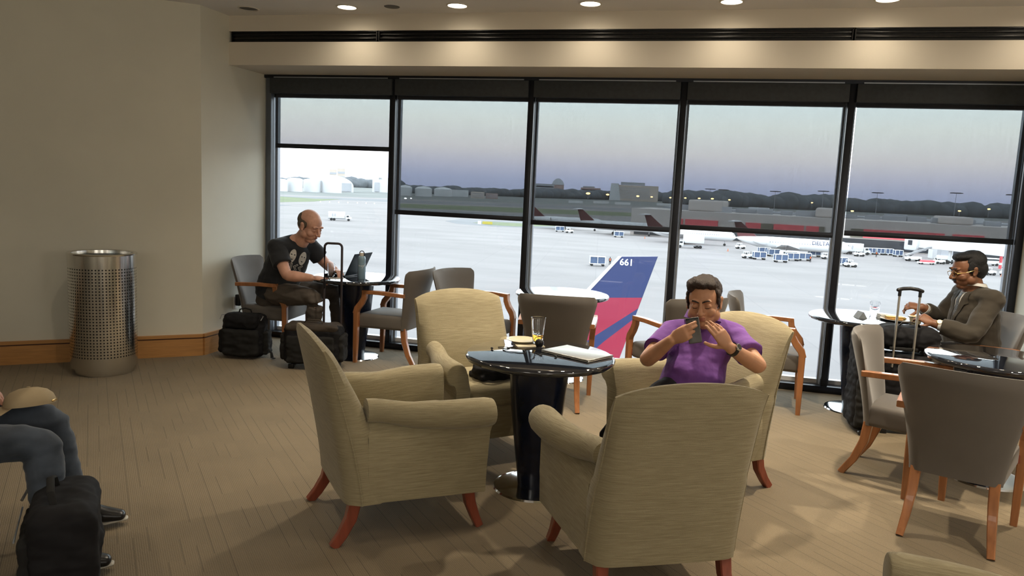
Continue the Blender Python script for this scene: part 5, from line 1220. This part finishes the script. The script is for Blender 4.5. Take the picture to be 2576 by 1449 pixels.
# outline of the fin: leading edge (1556,645)->(1300,905), trailing edge (1655,645)->(1553,915)
def lead(y, off=0): return (1556-(y-645)*.955+off, y)
def trail(y): return (1655-(y-645)*.378, y)
bm = bm_(); P = [loc2(1556, 645), loc2(1655, 645), loc2(*trail(1010)), loc2(*lead(1010))]
prism(bm, P[::-1], -.17, .17); finish('fin_core', bm, navy, e, smooth=False)
fin_piece('leading_edge', [lead(645, -1), lead(645, 9), lead(1010, 16), lead(1010, -3)], plane_w, -.22, .22)
fin_piece('blue_upper_panel', [lead(645, 9), (1655, 645), trail(748), lead(748, 13)], navy, -.185, .185)
fin_piece('red_panel', [lead(748, 13), trail(748), trail(775), (1480, 855), (1440, 878), lead(878, 15)], crimson, -.19, .19)
fin_piece('blue_band', [trail(775), trail(800), (1520, 858), (1478, 895), (1380, 1010), lead(1010, 16), lead(878, 15), (1440, 878), (1480, 855)], navy, -.187, .187)
fin_piece('red_lower_panel', [trail(800), trail(1010), (1380, 1010), (1478, 895), (1520, 858)], crimson, -.19, .19)
q = aty(1577, 660, TY)-V((fin_o.x, TY, GZ)); text_mesh('tail_number', '661', .60, plane_w, Matrix.Translation((q.x, -.20, q.z)) @ Matrix.Rotation(PI/2, 4, 'X'), e, ext=.01, bold=.012)
zc = loc2(1450, 1010)[1]-1.2
bm = bm_(); x0 = loc2(1600, 900)[0]
tube(bm, [(x0+6, 0, zc+1.1), (x0+2, 0, zc+.8), (x0-6, 0, zc+.2), (x0-14, 0, zc), (x0-40, 0, zc), (x0-44, 0, zc-.3), (x0-46.5, 0, zc-.8)], [.3, .9, 1.6, 1.9, 1.9, 1.5, .3], 32); finish('fuselage', bm, plane_w, e)
for s_ in (-1, 1):
    bm = bm_(); P = [(x0-3, s_*1, zc+.6), (x0+2.5, s_*7, zc+1.0), (x0+4.3, s_*7, zc+1.0), (x0+2.4, s_*1, zc+.6)]; lo = [bm.verts.new((a, b, c-.1)) for a, b, c in P]; hi = [bm.verts.new((a, b, c+.1)) for a, b, c in P]; bm.faces.new(lo[::-1]); bm.faces.new(hi)
    for i in range(4): bm.faces.new((lo[i], lo[(i+1) % 4], hi[(i+1) % 4], hi[i]))
    finish('tailplane', bm, plane_w, e, smooth=False)
    bm = bm_(); P = [(x0-20, s_*1.5, zc-1), (x0-12, s_*16, zc), (x0-10, s_*16, zc), (x0-13, s_*1.5, zc-1)]; lo = [bm.verts.new((a, b, c-.2)) for a, b, c in P]; hi = [bm.verts.new((a, b, c+.2)) for a, b, c in P]; bm.faces.new(lo[::-1]); bm.faces.new(hi)
    for i in range(4): bm.faces.new((lo[i], lo[(i+1) % 4], hi[(i+1) % 4], hi[i]))
    finish('wing', bm, plane_w, e, smooth=False)
    bm = bm_(); tube(bm, [(x0-16, s_*2.6, .55), (x0-16, s_*3.1, .55)], .55, 16); finish('wheel', bm, tyre, e)
    bm = bm_(); tube(bm, [(x0-16, s_*2.8, .5), (x0-16, s_*2.4, zc-1)], .15, 8); finish('landing_strut', bm, metal_o, e)
bm = bm_(); tube(bm, [(x0-40, -.25, .4), (x0-40, .25, .4)], .4, 16); finish('wheel', bm, tyre, e); bm = bm_(); tube(bm, [(x0-40, 0, .4), (x0-40, 0, zc-1.5)], .12, 8); finish('landing_strut', bm, metal_o, e)
# ---- ground vehicles
def wheels(e, xs, w_, r=.45):
    for x in xs:
        for s in (-1, 1): bm = bm_(); tube(bm, [(x, s*(w_/2-.3), r), (x, s*w_/2, r)], r, 16); finish('wheel', bm, tyre, e)
def box_truck(px, py, lab, rz, Ln=7.5, flip=1, logo=True, hi=False):
    e, s = thing_at('box_truck', px, py, lab, 'truck', rz=rz); H = 2.4
    z0 = 1.0 if not hi else 1.6
    bm = bm_(); box(bm, (-flip*.9, 0, z0+H/2), (Ln-2.2, 2.4, H), bev=.05); finish('cargo_box', bm, w_bldg, e)
    bm = bm_(); box(bm, (flip*(Ln/2-1.0), 0, 1.35), (1.5, 2.2, 1.7), bev=.25); box(bm, (flip*(Ln/2-.1), 0, 1.0), (1.1, 2.0, .9), bev=.2); finish('cab', bm, w_bldg, e)
    bm = bm_(); box(bm, (flip*(Ln/2-.9), 0, 1.75), (.9, 2.24, .6), bev=.05); finish('cab_window', bm, win_g, e)
    bm = bm_(); box(bm, (-flip*.4, 0, .7), (Ln-.8, 1.0, .25)); finish('chassis', bm, grey_b, e)
    wheels(e, [flip*(Ln/2-.6), -flip*(Ln*.22), -flip*(Ln*.22+1.05)], 2.3)
    if logo:
        bm = bm_()
        for sx in (-1, 1):
            P = [(-flip*1.9+sx*.55, z0+.5), (-flip*1.9+sx*.15, z0+.9), (-flip*1.9+sx*.35, z0+1.9), (-flip*1.9+sx*.75, z0+1.5)]; prism(bm, P if sx > 0 else P[::-1], -1.25, -1.21)
        finish('dark_emblem', bm, grey_b, e)
    return e
RZV = YAW
box_truck(853, 555, 'white box truck driving on the apron by the man in black', RZV+.15, 8.4)
box_truck(1736, 624, 'white catering truck right of the third mullion', RZV+.05, 8.0, flip=-1, logo=False, hi=True)
box_truck(2150, 640, 'white box truck just right of the fourth mullion', RZV+.02, 8.0)
def cart(px, py, lab, rz=RZV, Ln=3.3, grp='blue-curtained baggage carts'):
    e, s = thing_at('baggage_cart', px, py, lab, 'baggage cart', grp, rz=rz)
    bm = bm_(); box(bm, (0, 0, .55), (Ln, 1.6, .12)); finish('deck', bm, white_m, e, smooth=False)
    bm = bm_(); box(bm, (0, 0, 2.0), (Ln, 1.6, .10)); finish('roof', bm, white_m, e, smooth=False)
    for x in (-Ln/2+.06, Ln/2-.06, 0):
        for y in (-.74, .74): bm = bm_(); box(bm, (x, y, 1.28), (.12, .12, 1.45)); finish('post', bm, white_m, e, smooth=False)
    bm = bm_(); box(bm, (0, 0, 1.27), (Ln-.3, 1.3, 1.25)); finish('curtain', bm, cart_bl, e, smooth=False)
    wheels(e, [-Ln*.36, Ln*.36], 1.5, .27); return e
def tug(px, py, lab, rz=RZV, sc=1.0):
    e, s = thing_at('baggage_tug', px, py, lab, 'tug', 'white baggage tugs', rz=rz)
    bm = bm_(); box(bm, (0, 0, .75), (2.9*sc, 1.5, .7), bev=.18, seg=3); finish('body', bm, white_m, e)
    bm = bm_(); box(bm, (-.35*sc, 0, 1.75), (1.3, 1.3, .08)); finish('canopy', bm, white_m, e)
    for x in (-.95*sc, .2*sc):
        for y in (-.6, .6): bm = bm_(); box(bm, (x, y, 1.4), (.08, .08, .7)); finish('post', bm, white_m, e, smooth=False)
    bm = bm_(); box(bm, (-.5*sc, 0, 1.15), (.5, 1.0, .35), bev=.05); finish('driver_seat', bm, tyre, e); wheels(e, [-.9*sc, .9*sc], 1.5, .38); return e
cart(1502, 669, 'baggage cart standing alone left of the tail fin', RZV)
for k, (px, py, lab) in enumerate([(1408, 583, 'baggage cart beneath the shade left of the tail fin'), (1556, 597, 'baggage cart under the wing of the half-hidden airliner'), (1909, 653, 'first cart behind the leftmost tug of the baggage train'), (1921, 640, 'blue cart behind the front train, left'), (1945, 645, 'blue cart behind the front train, middle'), (1963, 660, 'white-framed cart at the middle of the front train'), (1992, 656, 'blue cart right of the white-framed cart'), (2022, 656, 'blue cart next to the worker in orange'), (2048, 646, 'cart left of the fourth mullion'), (2113, 668, 'first cart right of the fourth mullion behind a tug'), (2190, 640, 'cart row by the terminal, first from left'), (2212, 641, 'cart row by the terminal, second'), (2234, 642, 'cart row by the terminal, third'), (2258, 646, 'cart row by the terminal, fourth'), (2226, 626, 'rear cart row by the terminal, left'), (2250, 628, 'rear cart row by the terminal, right')]):
    cart(px, py, lab, RZV+.04, 2.5 if 2180 < px < 2262 else 3.3)
for px, py, lab in [(1880, 650, 'white tug at the left end of the baggage train'), (2080, 652, 'white tug left of the fourth mullion'), (2139, 672, 'white tug in front of the first cart right of the fourth mullion'), (1862, 626, 'white tug under the nose of the airliner'), (1432, 586, 'white tug left of the tail fin, under the shade'), (2362, 664, 'white tug beside the grey stairs'), (2487, 692, 'white tug just right of the head of the right man'), (2532, 694, 'white tug at the right window frame'), (2161, 645, 'white tug by the right box truck')]:
    tug(px, py, lab, RZV+.1)
def van(px, py, lab, rz=RZV):
    e, s = thing_at('white_van', px, py, lab, 'van', rz=rz)
    bm = bm_(); box(bm, (0, 0, 1.25), (5.0, 2.0, 1.7), bev=.3, seg=3); finish('body', bm, white_m, e); bm = bm_(); box(bm, (.1, 0, 1.65), (4.3, 2.04, .55), bev=.1); finish('window_band', bm, win_g, e); wheels(e, [-1.6, 1.6], 2.0, .38)
van(1985, 651, 'long white minibus behind the baggage train'); van(2488, 668, 'white vehicle with large wheels behind the right man')
def worker(px, py, lab):
    e, s = thing_at('person', px, py, lab, 'person', rz=RZV)
    bm = bm_()
    for q in (-1, 1): limb(bm, [(q*.1, 0, .88), (q*.12, .02, .48), (q*.13, 0, .05)], [.10, .08, .06]); limb(bm, [(q*.2, 0, 1.42), (q*.28, .0, 1.12), (q*.26, -.12, .88)], [.07, .06, .05])
    tube(bm, [(0, 0, .85), (0, 0, 1.1), (0, 0, 1.4), (0, 0, 1.5)], [(.16, .11), (.17, .12), (.2, .12), (.08, .07)], 16); limb(bm, [(0, 0, 1.45), (0, 0, 1.6)], [.06, .06]); ell(bm, (0, 0, 1.66), (.085, .1, .12))
    organic('body', bm, [black_tr], e, voxel=.03, sm=2)
    bm = bm_(); tube(bm, [(0, 0, .95), (0, 0, 1.2), (0, 0, 1.45)], [(.20, .15), (.22, .16), (.22, .14)], 16); finish('safety_vest', bm, hi_vis, e); bm = bm_(); ell(bm, (0, 0, 1.72), (.10, .11, .09)); finish('hair', bm, hair_bk, e)
worker(1534, 667, 'person standing on the apron just left of the tail fin'); worker(2038, 660, 'person in an orange vest beside the blue carts'); worker(2204, 647, 'person in an orange vest by the terminal carts')
for px, py, lab in [(1622, 600, 'small orange cone right of the carts under the wing'), (2519, 696, 'small orange cone near the right window frame'), (1831, 632, 'small cone left of the airliner nose')]:
    e, s = thing_at('traffic_cone', px, py, lab, 'cone', rz=0); bm = bm_(); lathe(bm, [(0, 0), (.3, 0), (.3, .05), (.18, .06), (.04, .8), (0, .8)], n=18); finish('cone_body', bm, cone_m, e)
# jet bridge, stairs and gate structure
def jb(px, py): return ground(px, py)
pA, pB = ground(2290, 652), ground(2600, 690)
e = empty('jet_bridge', tuple(pA), math.atan2((pB-pA).y, (pB-pA).x), 'white jet bridge behind the head of the right man', 'jet bridge'); Lj = (pB-pA).length
bm = bm_(); box(bm, (Lj*.55, 0, 5.2), (Lj*.95, 3.2, 3.0), bev=.1); finish('tunnel', bm, w_bldg, e, smooth=False)
bm = bm_(); box(bm, (Lj*.04, -.2, 4.6), (4.6, 4.4, 3.8), bev=.5); finish('cab', bm, w_bldg, e); bm = bm_(); box(bm, (Lj*.04, -2.45, 5.0), (1.4, .1, 1.4)); finish('cab_window', bm, dark_w, e)
for x in (.35, .8):
    bm = bm_(); tube(bm, [(Lj*x, 0, 0), (Lj*x, 0, 3.8)], .45, 14); finish('support_leg', bm, w_bldg, e); bm = bm_(); tube(bm, [(Lj*x, -1, .5), (Lj*x, 1, .5)], .5, 14); finish('wheel', bm, tyre, e)
bm = bm_(); prism(bm, [(-.6, 0), (4.6, 3.6), (4.6, 3.0), (.2, 0)][::-1], -2.8, -1.9); finish('service_stairs', bm, metal_o, e, smooth=False)
e, s = thing_at('gate_kiosk', 2352, 650, 'white gate stair tower with number 3, left of the right man', 'gate tower', rz=RZV); bm = bm_(); box(bm, (0, 0, 3.2), (3.2, 2.6, 6.4), bev=.05); finish('tower', bm, w_bldg, e, smooth=False); text_mesh('gate_number', '3', 1.6, dark_w, Matrix.Translation((.7, -1.33, 3.2)) @ Matrix.Rotation(PI/2, 4, 'X'), e)
e, s = thing_at('belt_loader', 2296, 657, 'white belt loader with raised belt by the terminal', 'belt loader', rz=RZV)
bm = bm_(); box(bm, (0, 0, .9), (4.2, 1.7, .9), bev=.15); finish('body', bm, white_m, e); bm = bm_(); prism(bm, [(-2.2, 1.3), (4.8, 4.0), (4.8, 4.4), (-2.2, 1.8)][::-1], -.5, .5); finish('conveyor', bm, metal_o, e, smooth=False); wheels(e, [-1.4, 1.4], 1.8, .4)
e, s = thing_at('stair_truck', 2375, 655, 'grey covered stairs truck left of the head of the right man', 'truck', rz=RZV)
bm = bm_(); box(bm, (0, 0, 3.1), (3.6, 2.2, 5.0), bev=.1); finish('covered_stairs', bm, grey_b, e, smooth=False); bm = bm_(); box(bm, (0, -.6, .9), (4.6, 2.0, 1.2), bev=.2); finish('truck_body', bm, white_m, e); wheels(e, [-1.5, 1.5], 2.6, .45)
e, s = thing_at('red_pallet', 2330, 665, 'low white cart with red load by the terminal', 'cart', rz=RZV); bm = bm_(); box(bm, (0, 0, .5), (4.4, 1.6, .3)); finish('deck', bm, white_m, e); bm = bm_(); box(bm, (.2, 0, .9), (3.4, 1.4, .5), bev=.1); finish('load', bm, red_p, e); wheels(e, [-1.5, 1.5], 1.6, .25)
e, s = thing_at('red_hydrant_post', 2515, 676, 'red and white post by the brick wall at far right', 'post', rz=0); bm = bm_(); tube(bm, [(0, 0, 0), (0, 0, 3.6)], .35, 14); finish('post_body', bm, red_p, e); bm = bm_(); tube(bm, [(0, 0, 1.0), (0, 0, 1.6)], .38, 14); finish('white_band', bm, white_m, e)
e, s = thing_at('apron_sign', 1226, 565, 'long yellow taxiway sign on the grass island', 'sign', rz=RZV); bm = bm_(); box(bm, (0, 0, .7), (25*s, .3, 1.1)); finish('sign_face', bm, yellow, e, smooth=False)
for q in (-1, 1): bm = bm_(); box(bm, (q*8*s, 0, .15), (.2, .2, .3)); finish('sign_post', bm, grey_b, e)
e, s = thing_at('apron_marker', 1206, 564, 'small white marker board left of the yellow sign', 'sign', rz=RZV); bm = bm_(); box(bm, (0, 0, .7), (1.4, .3, 1.4)); finish('board', bm, white_m, e)
